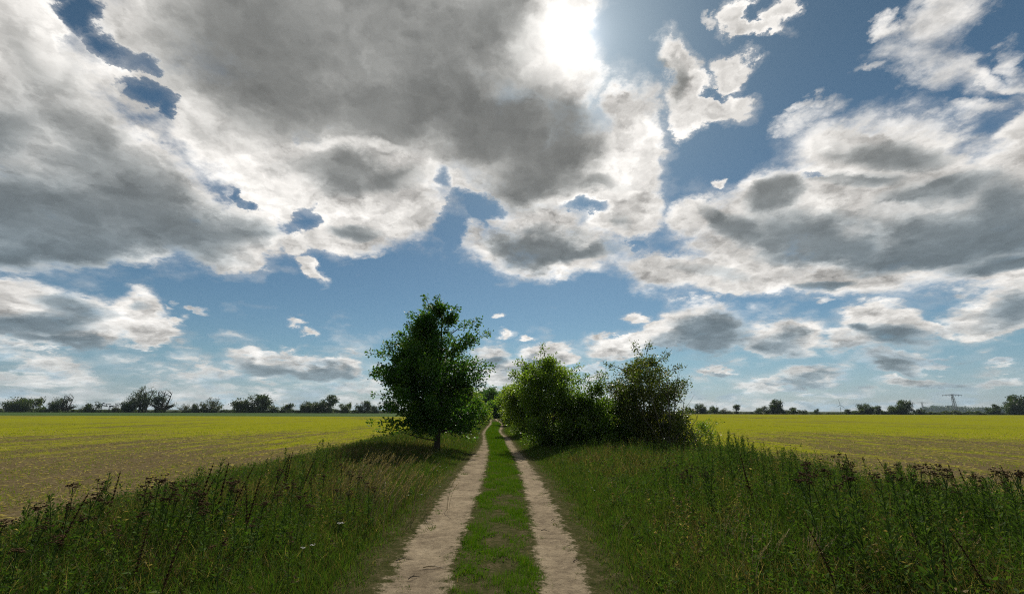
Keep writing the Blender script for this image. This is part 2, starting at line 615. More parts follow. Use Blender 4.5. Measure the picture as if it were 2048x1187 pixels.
def bark_mat(name, a, b, scale=9.0):
    m = new_mat(name)
    p = S.v('MULTIPLY', position(), (1.0, 1.0, 0.25))
    n = noise(p, scale, 6.0, 0.65)
    finish(ramp(n, [(0.3, a), (0.7, b)]), rough=0.9, bump=n, bdist=0.02, spec=0.1)
    return m


M = {}
M['oak_leaf'] = leaf_mat('oak_leaf', [(0.0, (0.018, 0.056, 0.014)), (0.5, (0.040, 0.098, 0.016)), (1.0, (0.120, 0.180, 0.022))], back=2.2, translucent=0.38, rough=0.5, spec=0.25)
M['willow_leaf'] = leaf_mat('willow_leaf', [(0.0, (0.042, 0.078, 0.016)), (0.5, (0.085, 0.140, 0.022)), (1.0, (0.170, 0.210, 0.030))], back=2.2, translucent=0.45)
M['thorn_leaf'] = leaf_mat('thorn_leaf', [(0.0, (0.095, 0.045, 0.030)), (0.25, (0.055, 0.055, 0.024)), (0.6, (0.052, 0.085, 0.022)), (1.0, (0.130, 0.140, 0.030))], back=2.0, translucent=0.38)
M['hedge_leaf'] = leaf_mat('hedge_leaf', [(0.0, (0.030, 0.044, 0.020)), (0.5, (0.050, 0.082, 0.024)), (1.0, (0.120, 0.140, 0.032))], back=1.5, translucent=0.30)
M['pale_leaf'] = leaf_mat('pale_leaf', [(0.0, (0.050, 0.060, 0.030)), (1.0, (0.120, 0.140, 0.045))], back=1.3, translucent=0.25)
M['meadow'] = leaf_mat('meadow', [(0.0, (0.018, 0.027, 0.012)), (0.22, (0.030, 0.052, 0.015)), (0.45, (0.054, 0.112, 0.017)), (0.60, (0.090, 0.120, 0.026)), (0.70, (0.070, 0.055, 0.032)), (0.88, (0.150, 0.108, 0.062)), (1.0, (0.360, 0.280, 0.155))], back=1.55, translucent=0.36, rough=0.75, spec=0.06)
M['lawn'] = leaf_mat('lawn', [(0.0, (0.034, 0.080, 0.008)), (0.5, (0.062, 0.130, 0.009)), (0.80, (0.115, 0.140, 0.018)), (1.0, (0.250, 0.190, 0.090))], back=1.6, translucent=0.34, rough=0.8, spec=0.05)
M['seedling'] = leaf_mat('seedling', [(0.0, (0.10, 0.16, 0.012)), (0.6, (0.20, 0.24, 0.015)), (0.8, (0.22, 0.17, 0.08)), (1.0, (0.42, 0.33, 0.20))], back=1.5, translucent=0.35, rough=0.9, spec=0.0)
M['seed_head'] = leaf_mat('seed_head', [(0.0, (0.034, 0.022, 0.012)), (1.0, (0.115, 0.070, 0.034))], back=1.0, translucent=0.10, rough=0.8, spec=0.05)
M['spire'] = leaf_mat('spire', [(0.0, (0.028, 0.050, 0.016)), (0.6, (0.062, 0.110, 0.024)), (1.0, (0.140, 0.140, 0.040))], back=1.5, translucent=0.30, rough=0.75, spec=0.06)
M['straw'] = leaf_mat('straw', [(0.0, (0.20, 0.15, 0.08)), (1.0, (0.42, 0.33, 0.19))], back=1.1, translucent=0.30)
M['petal'] = leaf_mat('petal', [(0.0, (0.55, 0.55, 0.50)), (1.0, (0.80, 0.80, 0.76))], back=1.0, translucent=0.25, warm=(1, 1, 1))
M['yellow_petal'] = leaf_mat('yellow_petal', [(0.0, (0.45, 0.20, 0.01)), (1.0, (0.60, 0.36, 0.02))], back=1.0, translucent=0.2, warm=(1, 1, 1))
M['oak_bark'] = bark_mat('oak_bark', (0.020, 0.018, 0.014), (0.070, 0.060, 0.045))
M['grey_bark'] = bark_mat('grey_bark', (0.050, 0.048, 0.040), (0.170, 0.150, 0.120))
M['steel'] = new_mat('steel')
finish((0.26, 0.29, 0.30), rough=0.6, spec=0.4)
M['white_paint'] = new_mat('white_paint')
finish((0.45, 0.47, 0.48), rough=0.5)
M['dark_paint'] = new_mat('dark_paint')
finish((0.025, 0.030, 0.040), rough=0.6)

# ------------------------------------------------------------------ the path, traced from the photograph (pixel row, four edges)
PATH_ROWS = [
    (1300, 640, 860, 1102, 1262), (1187, 754, 897, 1078, 1191), (1099, 803, 921, 1066, 1155), (1031, 853, 947, 1055, 1123), (962, 905, 970, 1042, 1086),
    (921, 936, 977, 1028, 1056), (900, 956, 979, 1016, 1036), (888, 962, 977, 1010, 1028), (877, 965, 974, 1006, 1021), (868, 963, 972, 998, 1007), (862, 966, 974, 995, 1003),
    (855, 971, 979, 998, 1007), (848, 978, 985, 1001, 1007), (843, 980, 984, 995, 1001), (839, 978, 982, 990, 995), (834, 980, 984, 990, 993),
]
path_pts = []
for row in PATH_ROWS:
    ps = [ground_at(x, row[0]) for x in row[1:]]
    y = sum(p.y for p in ps) / 4
    path_pts.append((y, [p.x * 1.0 for p in ps]))
P_Y = np.array([p[0] for p in path_pts])
P_X = np.array([p[1] for p in path_pts])
P_Y = np.concatenate([[1.0, 2.6], P_Y])
first = P_X[0]
P_X = np.concatenate([[first, first], P_X])
order = np.argsort(P_Y)
P_Y, P_X = P_Y[order], P_X[order]


def path_x(y, k):
    return np.interp(y, P_Y, P_X[:, k])


def line_x(p0, p1):
    return lambda y: p0[0] + (p1[0] - p0[0]) * (np.asarray(y) - p0[1]) / (p1[1] - p0[1])


_l0, _l1 = ground_at(150, 1040), ground_at(760, 880)
_r0, _r1 = ground_at(2048, 1035), ground_at(1440, 908)
left_edge = line_x(_l0, _l1)         # where the left field begins
right_edge = line_x(_r0, _r1)        # where the right field begins

# ------------------------------------------------------------------ ground, fields and path
def wob(y, seed, amp, freq):
    y = np.asarray(y, dtype=float)
    return amp * (np.sin(y * freq + seed) * 0.5 + np.sin(y * freq * 2.3 + seed * 1.7) * 0.3 + np.sin(y * freq * 5.1 + seed * 2.9) * 0.2)


def field_edge(y, side):
    y = np.asarray(y, dtype=float)
    if side < 0:
        near, k, off = left_edge(y), 0, -6.2
        far = path_x(y, k) + off
        t = np.clip((y - 24) / 10, 0, 1)
    else:
        near, k = right_edge(y), 3
        far = path_x(y, k) + 8.7
        t = np.clip((y - 16) / 10, 0, 1)
    return near * (1 - t) + far * t + wob(y, side * 2.0, 0.25, 0.7)


def strip_mesh(name, ys, x0, x1, z, mat, nx=2, zfun=None):
    """sheet between the curves x0(y) and x1(y)"""
    u = np.linspace(0, 1, nx)
    X = x0[:, None] * (1 - u)[None] + x1[:, None] * u[None]
    Y = np.repeat(ys[:, None], nx, 1)
    Z = np.full_like(X, z) if zfun is None else z + zfun(X, Y, u[None])
    v = np.stack([X, Y, Z], -1).reshape(-1, 3)
    n = len(ys)
    i, j = np.meshgrid(np.arange(n - 1), np.arange(nx - 1), indexing='ij')
    a = (i * nx + j).ravel()
    q = np.stack([a, a + 1, a + nx + 1, a + nx], 1)
    if (x1 - x0).mean() < 0:
        q = q[:, ::-1]
    return mesh_np(name, v, q, mats=(mat,), smooth=True)


m = new_mat('verge_soil')
p = position()
n_a = noise(p, 0.6, 5.0, 0.6)
n_b = noise(p, 14.0, 6.0, 0.7)
c = ramp(n_b * 0.6 + n_a * 0.4, [(0.30, (0.020, 0.024, 0.009)), (0.50, (0.040, 0.052, 0.014)), (0.62, (0.075, 0.066, 0.032)), (0.75, (0.130, 0.105, 0.065))])
finish(c, rough=0.95, bump=n_b, bdist=0.03, spec=0.1)
M['verge_soil'] = m
R = 4000.0
tag(mesh_np('ground', [(-R, -250, 0), (R, -250, 0), (R, 3600, 0), (-R, 3600, 0)], [(0, 1, 2, 3)], mats=(m,)), kind='structure')


def field_mat(name, rot, soil_bias):
    m = new_mat(name)
    p = position()
    mp = S.tree.nodes.new('ShaderNodeMapping')
    mp.inputs['Rotation'].default_value = (0, 0, rot)
    mp.inputs['Scale'].default_value = (1.0, 0.06, 1.0)
    S.tree.links.new(p.s, mp.inputs[0])
    ps = S(mp.outputs[0])
    rows = noise(ps, 0.9, 5.0, 0.62)                 # drilled rows and tractor runs
    wide = noise(ps, 0.10, 3.0, 0.5)
    patch = noise(p, 0.045, 5.0, 0.6)
    fine = noise(p, 9.0, 5.0, 0.72)
    mid = noise(S.v('MULTIPLY', p, (1.0, 0.35, 1.0)), 1.7, 6.0, 0.7)
    sp = S.tree.nodes.new('ShaderNodeSeparateXYZ')
    S.tree.links.new(p.s, sp.inputs[0])
    far = ss(S(sp.outputs[1]), 7.0, 40.0, -0.24, 0.16)
    cover = rows * 0.85 + wide * 0.75 + patch * 0.9 + mid * 0.75 + (fine - 0.5) * 0.65 - 1.66 + 0.5 - soil_bias + far
    soil = ramp(fine, [(0.25, (0.060, 0.045, 0.026)), (0.55, (0.125, 0.095, 0.055)), (0.72, (0.22, 0.18, 0.10)), (0.85, (0.38, 0.32, 0.21))])
    green = ramp(mid * 0.5 + fine * 0.5, [(0.3, (0.140, 0.170, 0.010)), (0.55, (0.232, 0.235, 0.016)), (0.75, (0.32, 0.29, 0.045))])
    c = mixc(ss(cover, 0.34, 0.62, 0.04, 1.0), soil, green)
    finish(c, rough=1.0, bump=fine + mid, bdist=0.05, bstr=0.8, spec=0.0)
    return m


M['field_left'] = field_mat('field_left', 0.04, 0.02)
M['field_right'] = field_mat('field_right', 1.25, -0.05)
ys = np.concatenate([np.linspace(-6, 60, 140), np.linspace(62, 128, 40)])
fl = strip_mesh('field', ys, np.full_like(ys, -900.0), field_edge(ys, -1), 0.004, M['field_left'])
tag(fl, 'yellow green stubble field of young seedlings left of the track', kind='structure')
ys = np.concatenate([np.linspace(-6, 60, 140), np.linspace(62, 262, 60)])
fr = strip_mesh('field', ys, field_edge(ys, 1), np.full_like(ys, 1200.0), 0.004, M['field_right'])
tag(fr, 'yellow green stubble field of young seedlings right of the bushes', kind='structure')
m = new_mat('green_strip')  # far strip of the left field, a darker green than the rest
p = position()
finish(ramp(noise(p, 0.3, 5.0, 0.6), [(0.3, (0.030, 0.062, 0.012)), (0.7, (0.062, 0.105, 0.018))]), rough=0.95, spec=0.05)
M['green_strip'] = m
ys = np.linspace(128, 262, 30)
tag(strip_mesh('field', ys, np.full_like(ys, -1200.0), field_edge(ys, -1), 0.004, m), 'dark green strip of field before the left hedge', kind='structure')

# the path: two sandy wheel ruts worn into thin turf
m = new_mat('sandy_path')
p = position()
n1_ = noise(p, 1.3, 5.0, 0.6)
n2_ = noise(p, 9.0, 8.0, 0.72)
n3_ = noise(S.v('MULTIPLY', p, (1.0, 0.6, 1.0)), 42.0, 6.0, 0.75)
sand = ramp(n1_ * 0.40 + n2_ * 0.40 + n3_ * 0.20, [(0.34, (0.090, 0.070, 0.046)), (0.45, (0.190, 0.152, 0.104)), (0.55, (0.292, 0.236, 0.160)), (0.67, (0.405, 0.332, 0.232))])
turf = ramp(n2_ * 0.6 + n3_ * 0.4, [(0.35, (0.026, 0.034, 0.010)), (0.50, (0.060, 0.060, 0.024)), (0.62, (0.120, 0.095, 0.055)), (0.72, (0.230, 0.175, 0.125))])
flecks = ss(noise(p, 60.0, 3.0, 0.6), 0.66, 0.72)
sand = mixc(flecks * 0.7, sand, (0.050, 0.038, 0.028))
worn = attr("tone") - 0.065 + (n2_ - 0.5) * 0.55 + (n1_ - 0.5) * 0.22 + (n3_ - 0.5) * 0.12
c = mixc(ss(worn, -0.07, 0.06), turf, sand)
finish(c, rough=1.0, bump=n2_ * 0.6 + n3_ * 0.4, bdist=0.045, bstr=0.9, spec=0.0)
M['sandy_path'] = m
ys = np.concatenate([np.arange(1.2, 14, 0.05), np.arange(14, 45, 0.2), np.arange(45, 118, 1.0)])
nx = 61
xe = [path_x(ys, k) for k in range(4)]
xa, xb = xe[0] - 0.55, xe[3] + 0.55
u = np.linspace(0, 1, nx)
X = xa[:, None] * (1 - u) + xb[:, None] * u
Y = np.repeat(ys[:, None], nx, 1)
dl = np.minimum(X - xe[0][:, None], xe[1][:, None] - X)
dr = np.minimum(X - xe[2][:, None], xe[3][:, None] - X)
inside = np.maximum(dl, dr)
b_ = 0.010 * np.sin(X * 7 + Y * 1.3) * np.sin(Y * 5.3 + X * 3) + 0.006 * np.sin(Y * 17 + X * 11) * np.sin(X * 23 - Y * 3)
Z = 0.035 + b_ - 0.022 * np.clip(inside * 4, 0, 1)
Z = np.where((u < 0.01) | (u > 0.99), 0.004, Z)
v = np.stack([X, Y, Z], -1).reshape(-1, 3)
i_, j_ = np.meshgrid(np.arange(len(ys) - 1), np.arange(nx - 1), indexing='ij')
a_ = (i_ * nx + j_).ravel()
o = mesh_np('dirt_path', v, np.stack([a_, a_ + 1, a_ + nx + 1, a_ + nx], 1), tone=inside.ravel(), mats=(m,), smooth=True)
tag(o, 'sandy farm path of two pale wheel ruts with turf between them', kind='structure')

# ------------------------------------------------------------------ trees and bushes near the path
def hollow(c, seed, f=2.2):
    """smooth pseudo-noise in -1..1 that opens gaps in a crown"""
    x, y, z = c[:, 0] * f, c[:, 1] * f, c[:, 2] * f
    return (np.sin(x * 1.3 + seed) * np.cos(y * 1.7 - seed * 2) + np.sin(z * 1.9 + seed * 3 + x * 0.7) + np.cos(y * 1.1 + z * 1.3 - seed)) / 3


def crown_clumps(profile, n, seed, depth=0.9, gap=0.45, shell=0.5, jitter=0.10, boughs=None):
    """clump centres in a crown built of boughs; profile rows: (height, left, right)"""
    r = np.random.default_rng(seed)
    prof = np.array(sorted(profile))
    hs, L, Rr = prof[:, 0], prof[:, 1], prof[:, 2]
    wmax = (Rr - L).max()
    H = hs[-1]
    out = []

    def spot(rad):
        while True:
            h = r.uniform(hs[0], H)
            l, rr = np.interp(h, hs, L), np.interp(h, hs, Rr)
            hw, cx = (rr - l) / 2, (rr + l) / 2
            if r.random() > (hw * 2 / wmax) ** 1.1 + 0.06:
                continue
            a = r.uniform(0, 2 * np.pi)
            return np.array([cx + hw * rad * np.cos(a), hw * depth * rad * np.sin(a), h]), hw, cx
    per = 12
    nb = boughs or max(int(n * 0.72 / per), 6)
    for k in range(nb):
        tip, hw, cx = spot(r.uniform(0.66, 1.22))
        base = np.array([cx * 0.6, 0, max(tip[2] - hw * r.uniform(0.35, 0.9), hs[0] * 0.8)])
        spread = hw * r.uniform(0.06, 0.17)
        m = int(per * r.uniform(0.6, 1.4)) + 1
        for q in range(m):
            t = 1 - (q / m) * 0.66
            c = base + (tip - base) * t + np.array([0, 0, 0.10 * hw * t * t])
            out.append(c + r.normal(0, spread * (1.25 - t) + 0.02 * hw, 3))
    while len(out) < n:
        c, hw, cx = spot(r.random() ** 0.5 * 0.72)
        if hollow(c[None], seed)[0] > gap:
            continue
        out.append(c)
    out = np.array(out)
    out[:, 2] *= 0.96
    return out


def leafy(soup, centres, per, radius, leaf, axis, seed, tone_mu=0.45, width=0.6, up=0.25, flat=0.8, tone_fn=None):
    r = np.random.default_rng(seed)
    n = len(centres)
    sc = r.uniform(0.65, 1.25, n)
    cnt = np.maximum((per * sc).astype(int), 3)
    idx = np.repeat(np.arange(n), cnt)
    N = len(idx)
    off = r.normal(size=(N, 3)) * (radius * sc[idx])[:, None] * 0.55
    off[:, 2] *= flat
    p = centres[idx] + off
    out = p - np.array([axis[0], axis[1], 0]) * 1.0
    out[:, 2] = 0
    d = unit(out) * 0.6 + unit(off) * 0.8 + r.normal(size=(N, 3)) * 0.5
    d[:, 2] += up
    ct = np.clip(r.normal(tone_mu, 0.16, n), 0, 1)
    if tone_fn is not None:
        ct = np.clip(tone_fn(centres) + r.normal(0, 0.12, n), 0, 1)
    t = np.clip(ct[idx] + r.normal(0, 0.13, N), 0, 1)
    s = leaf * r.uniform(0.65, 1.2, N)
    soup.kites(p, d, s, s * width, t)


def bend(a, b, k, seed, sag=0.12):
    r = np.random.default_rng(seed)
    a, b = np.asarray(a, float), np.asarray(b, float)
    t = np.linspace(0, 1, k)[:, None]
    L = np.linalg.norm(b - a)
    mid = (a + b) / 2 + r.normal(0, sag * L * 0.5, 3) + np.array([0, 0, -sag * L])
    return (1 - t) ** 2 * a + 2 * t * (1 - t) * mid + t * t * b


def tree(name, loc, label, cat, profile, trunk_r, n_clump, per, radius, leaf, mat, bark, seed, depth=0.9, gap=0.45, trunk_top=0.85, limbs=26, group=None,
         tone_mu=0.45, shoots=(), lean=0.0, stems=1, width=0.6, up=0.25, tone_fn=None, sides=8, shell=0.5, zs=1.0):
    root = empty(name, loc)
    tag(root, label, cat, group)
    top = max(h for h, l, r_ in profile)
    cl = crown_clumps(profile, n_clump, seed, depth, gap, shell)
    cl[:, 2] *= zs
    top *= zs
    r = np.random.default_rng(seed + 5)
    extra = []
    for (x0, h0, x1, h1, k, dy) in shoots:
        for i in range(k):
            t = (i + 0.5) / k
            extra.append((x0 + (x1 - x0) * t + r.normal(0, 0.04), dy + r.normal(0, 0.08), h0 + (h1 - h0) * t + r.normal(0, 0.04)))
    s = Soup()
    leafy(s, cl, per, radius, leaf, (0, 0), seed + 1, tone_mu, width, up, tone_fn=tone_fn)
    if extra:
        leafy(s, np.array(extra), per * 0.35, radius * 0.6, leaf, (0, 0), seed + 2, tone_mu, width, up)
    w = Soup()
    for k in range(stems):
        a = 2 * np.pi * k / max(stems, 1) + seed
        sp = 0.0 if stems == 1 else 0.25
        pts = [(sp * 0.4 * np.cos(a), sp * 0.4 * np.sin(a), -0.05)]
        for q in range(1, 9):
            t = q / 8
            rad_ = sp * (0.4 + 2.6 * t)
            pts.append((rad_ * np.cos(a) + lean * t + r.normal(0, 0.03), rad_ * np.sin(a) + r.normal(0, 0.03), top * trunk_top * t))
        pts = np.array(pts)
        rr = trunk_r / math.sqrt(stems) * (1 - 0.85 * np.linspace(0, 1, 9))
        rr[0] *= 1.3
        w.tube(pts, rr, 0.5, sides)
        sel = r.choice(len(cl), min(limbs // stems, len(cl)), replace=False)
        for q in sel:
            c = cl[q]
            hh = np.clip(c[2] - np.hypot(c[0], c[1]) * r.uniform(0.3, 0.8), top * 0.10, top * trunk_top * 0.95)
            bx = np.array([np.interp(hh, pts[:, 2], pts[:, 0]), np.interp(hh, pts[:, 2], pts[:, 1]), hh])
            r0 = np.interp(hh, pts[:, 2], rr) * 0.5
            w.tube(bend(bx, c, 6, seed + q), np.linspace(r0, 0.006, 6), 0.5, 5)
    for (x0, h0, x1, h1, k, dy) in shoots:
        w.tube(bend((x0 * 0.6, dy * 0.6, h0 * 0.97), (x1, dy, h1), 6, seed + k, 0.03), np.linspace(trunk_r * 0.22, 0.004, 6), 0.5, 4)
    w.build('trunk', M[bark], root, smooth=True)
    s.build('crown', M[mat], root)
    return root


def px_profile(rows, x0, base, depth):
    """pixel outline (row, left, right) -> metres around the stem column x0"""
    k = depth / F_PX
    return [((base - y) * k, (l - x0) * k, (r_ - x0) * k) for y, l, r_ in rows]


# the lone oak
D = 19.4
loc, hit = stand(873, D)
prof = px_profile([(600, 840, 862), (612, 824, 884), (630, 812, 902), (650, 804, 910), (672, 786, 920), (695, 768, 938), (715, 756, 946), (738, 754, 954), (760, 756, 958), (785, 762, 950),
                   (805, 778, 950), (825, 792, 950), (845, 808, 935), (862, 835, 905)], 873, 908, D)
kk = D / F_PX
sh = []
EXTRA = ((820, 760, 752, 742, 5, 0.2), (820, 820, 760, 812, 5, 0.3), (830, 690, 785, 668, 4, 0.1), (925, 820, 962, 805, 5, 0), (925, 850, 958, 862, 5, -0.2), (910, 660, 935, 640, 4, 0))
for x0, y0, x1, y1, n, dy in ((915, 700, 978, 660, 7, 0.2), (925, 690, 950, 632, 7, 0.3), (930, 740, 966, 745, 4, 0), (800, 720, 718, 710, 8, 0.1), (800, 690, 765, 690, 4, 0), (790, 800, 735, 796, 4, 0.2),
                              (870, 850, 742, 850, 9, -0.5), (860, 858, 760, 868, 9, -0.4), (850, 860, 770, 850, 8, -0.3), (845, 620, 832, 588, 5, 0), (865, 620, 858, 584, 5, 0.1), (885, 640, 905, 610, 5, 0.1), (830, 650, 800, 628, 4, 0),
                              (900, 850, 962, 842, 6, 0.2), (930, 780, 968, 775, 4, 0.1), (900, 640, 880, 600, 4, 0), (800, 670, 770, 668, 4, 0.2), (905, 860, 945, 880, 5, 0.1)) + EXTRA:
    sh.append(((x0 - 873) * kk, (908 - y0) * kk, (x1 - 873) * kk, (908 - y1) * kk, n, dy))
oak = tree('oak_tree', loc, 'tall dark green broad-crowned tree standing alone left of the sandy track', 'tree', prof, 0.13, 760, 58, 0.26, 0.140, 'oak_leaf', 'oak_bark', 11,
           depth=0.95, gap=0.68, limbs=60, shoots=sh, trunk_top=0.9, tone_mu=0.42)
w = Soup()                                           # the thin bare branch that sags under the crown
w.tube(bend(((800 - 873) * kk, -0.6, 42 * kk), (0.0, 0.0, 22 * kk), 8, 3, 0.10), np.linspace(0.010, 0.030, 8), 0.5, 5)
w.build('branch', M['oak_bark'], oak, smooth=True)


def near_bush(name, px, dist, rows, base, label, **kw):
    loc, hit = stand(px, dist)
    return tree(name, loc, label, kw.pop('cat', 'bush'), px_profile(rows, px, base, dist), bark=kw.pop('bark', 'grey_bark'), **kw)


# right-hand thicket, from the path outwards
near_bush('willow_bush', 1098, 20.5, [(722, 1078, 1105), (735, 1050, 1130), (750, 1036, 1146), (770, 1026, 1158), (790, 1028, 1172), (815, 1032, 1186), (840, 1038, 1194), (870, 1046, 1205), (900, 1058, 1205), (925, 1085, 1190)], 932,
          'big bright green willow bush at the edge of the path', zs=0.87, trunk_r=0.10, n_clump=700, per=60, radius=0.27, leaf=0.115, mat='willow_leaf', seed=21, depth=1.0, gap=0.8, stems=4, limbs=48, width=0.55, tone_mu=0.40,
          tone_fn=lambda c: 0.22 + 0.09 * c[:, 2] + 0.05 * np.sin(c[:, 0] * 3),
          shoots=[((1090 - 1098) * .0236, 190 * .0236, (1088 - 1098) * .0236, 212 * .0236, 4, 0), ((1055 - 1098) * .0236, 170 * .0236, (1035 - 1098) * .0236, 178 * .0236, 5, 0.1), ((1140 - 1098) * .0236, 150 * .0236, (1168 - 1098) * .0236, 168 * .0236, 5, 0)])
near_bush('elder_bush', 1195, 19.6, [(785, 1182, 1205), (800, 1168, 1220), (820, 1150, 1262), (850, 1140, 1275), (890, 1140, 1280), (925, 1150, 1270)], 930,
          'lower dull green bush filling the gap between the two tall bushes', zs=0.90, trunk_r=0.07, n_clump=470, per=54, radius=0.27, leaf=0.105, mat='willow_leaf', seed=33, depth=1.0, gap=0.6, stems=3, limbs=30, tone_mu=0.28,
          shoots=[(-0.2, 2.9, -0.4, 3.5, 6, 0), (0.1, 3.0, 0.25, 3.6, 6, 0.1), (-0.5, 2.7, -0.75, 3.3, 5, 0.2), (0.3, 3.0, 0.62, 3.55, 5, 0)])
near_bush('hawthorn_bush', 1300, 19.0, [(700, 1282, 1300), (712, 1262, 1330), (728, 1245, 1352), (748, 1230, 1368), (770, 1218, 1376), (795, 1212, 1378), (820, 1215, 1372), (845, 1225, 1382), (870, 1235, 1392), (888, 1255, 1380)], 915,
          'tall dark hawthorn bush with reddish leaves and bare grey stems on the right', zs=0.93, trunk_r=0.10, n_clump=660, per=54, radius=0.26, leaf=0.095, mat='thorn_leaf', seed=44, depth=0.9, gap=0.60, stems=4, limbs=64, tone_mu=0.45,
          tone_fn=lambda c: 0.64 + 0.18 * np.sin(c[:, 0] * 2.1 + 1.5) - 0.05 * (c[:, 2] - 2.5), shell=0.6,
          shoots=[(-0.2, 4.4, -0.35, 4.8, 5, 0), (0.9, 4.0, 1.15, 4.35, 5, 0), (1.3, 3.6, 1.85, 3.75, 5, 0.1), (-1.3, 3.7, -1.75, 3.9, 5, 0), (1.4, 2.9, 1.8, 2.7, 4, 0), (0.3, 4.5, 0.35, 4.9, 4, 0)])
# bare lower stems of the hawthorn
hb = bpy.data.objects['hawthorn_bush']
w = Soup()
r_ = np.random.default_rng(5)
for x0, x1, h1, rad in ((0.55, 0.45, 3.2, 0.05), (0.7, 1.3, 2.4, 0.035), (0.5, -0.3, 2.6, 0.035), (0.75, 1.9, 1.7, 0.03), (0.4, -0.9, 2.2, 0.03), (0.6, 0.9, 3.4, 0.03), (0.5, 0.1, 3.0, 0.025), (0.8, 2.0, 1.1, 0.02), (0.3, -0.7, 1.2, 0.02)):
    pts = bend((x0, -0.9, 0), (x1, -1.5 + r_.normal(0, .2), h1), 9, int(h1 * 100), 0.02) + r_.normal(0, 0.03, (9, 3))
    w.tube(pts, np.linspace(rad, 0.006, 9), 0.5, 6)
    for k in (4, 5, 6, 7):
        e = pts[k] + np.array([r_.normal(0, 0.45), r_.normal(0, 0.2), r_.uniform(0.1, 0.6)])
        w.tube(bend(pts[k], e, 4, k, 0.05), np.linspace(rad * 0.35, 0.003, 4), 0.5, 4)
w.build('stem', M['grey_bark'], hb, smooth=True)
near_bush('shrub', 1402, 18.4, [(842, 1395, 1408), (855, 1380, 1420), (872, 1370, 1428), (895, 1368, 1430), (912, 1380, 1425)], 922,
          'small sprawling shrub with arching twigs at the foot of the hawthorn', cat='shrub', trunk_r=0.03, n_clump=75, per=26, radius=0.20, leaf=0.07, mat='willow_leaf', seed=52, gap=0.25, stems=3, limbs=18, tone_mu=0.45,
          shoots=[(0.1, 1.2, 0.55, 1.5, 6, 0), (0.2, 1.1, 1.1, 1.35, 8, 0.1), (0.2, 0.8, 0.9, 0.9, 6, 0), (0.0, 1.2, -0.1, 1.5, 3, 0)])
near_bush('willow_bush', 1050, 31.0, [(772, 1040, 1062), (785, 1022, 1080), (800, 1012, 1090), (820, 1006, 1095), (845, 1004, 1095), (870, 1012, 1090)], 878,
          'bright green bush behind the big willow where the path bends', trunk_r=0.08, n_clump=330, per=70, radius=0.40, leaf=0.15, mat='willow_leaf', seed=61, depth=1.1, gap=0.6, stems=3, limbs=20, tone_mu=0.62, width=0.5)
near_bush('willow_bush', 1022, 52.0, [(783, 1012, 1032), (795, 1002, 1045), (815, 998, 1052), (835, 1000, 1052), (852, 1006, 1045)], 856,
          'yellow green bush farthest along the right edge of the path', trunk_r=0.08, n_clump=260, per=60, radius=0.5, leaf=0.22, mat='willow_leaf', seed=63, depth=1.3, gap=0.6, stems=3, limbs=14, tone_mu=0.70)
# left of the path behind the oak
near_bush('elder_bush', 925, 33.0, [(775, 905, 935), (795, 885, 948), (820, 880, 957), (845, 880, 960), (868, 890, 955)], 872,
          'dark green bush just behind the lone tree beside the left wheel track', trunk_r=0.08, n_clump=330, per=70, radius=0.40, leaf=0.15, mat='willow_leaf', seed=71, depth=1.0, gap=0.6, stems=3, limbs=18, tone_mu=0.30)
near_bush('elder_bush', 950, 56.0, [(790, 938, 958), (805, 930, 968), (822, 926, 975), (840, 928, 976)], 851,
          'pale yellow green bush left of the path before the dark trees', trunk_r=0.08, n_clump=240, per=60, radius=0.5, leaf=0.22, mat='willow_leaf', seed=73, depth=1.2, gap=0.6, stems=3, limbs=12, tone_mu=0.75)
near_bush('shrub', 973, 66.0, [(817, 964, 978), (826, 960, 982), (838, 962, 982)], 846, 'small olive shrub where the left wheel track vanishes', cat='shrub', trunk_r=0.05, n_clump=60, per=40, radius=0.4, leaf=0.16,
          mat='willow_leaf', seed=75, depth=1.2, gap=0.6, stems=3, limbs=8, tone_mu=0.65)
for (px, dep, rows, sd, lab, tm) in (
        (984, 125.0, [(781, 978, 990), (787, 966, 1000), (797, 958, 1006), (812, 956, 1008), (826, 962, 1006)], 81, 'round dark green tree closing the view at the end of the path', 0.45),
        (1010, 140.0, [(785, 1004, 1020), (792, 996, 1030), (806, 992, 1036), (822, 996, 1034)], 83, 'dark tree half hidden behind the bushes right of the path end', 0.38),
        (962, 150.0, [(790, 955, 968), (797, 945, 976), (810, 940, 980), (824, 944, 978)], 85, 'dark tree half hidden by the lone tree at the path end', 0.36),
        (990, 100.0, [(811, 985, 996), (818, 978, 1003), (828, 976, 1004), (836, 980, 1000)], 87, 'low blue green bush under the round dark tree at the path end', 0.50)):
    near_bush('tree' if rows[0][0] < 800 else 'bush', px, dep, rows, 838 if rows[0][0] < 800 else 840, lab, cat='tree' if rows[0][0] < 800 else 'bush', trunk_r=0.3, n_clump=260, per=60, radius=0.9, leaf=0.42,
              mat='oak_leaf', seed=sd, depth=1.0, gap=0.7, limbs=12, tone_mu=tm)

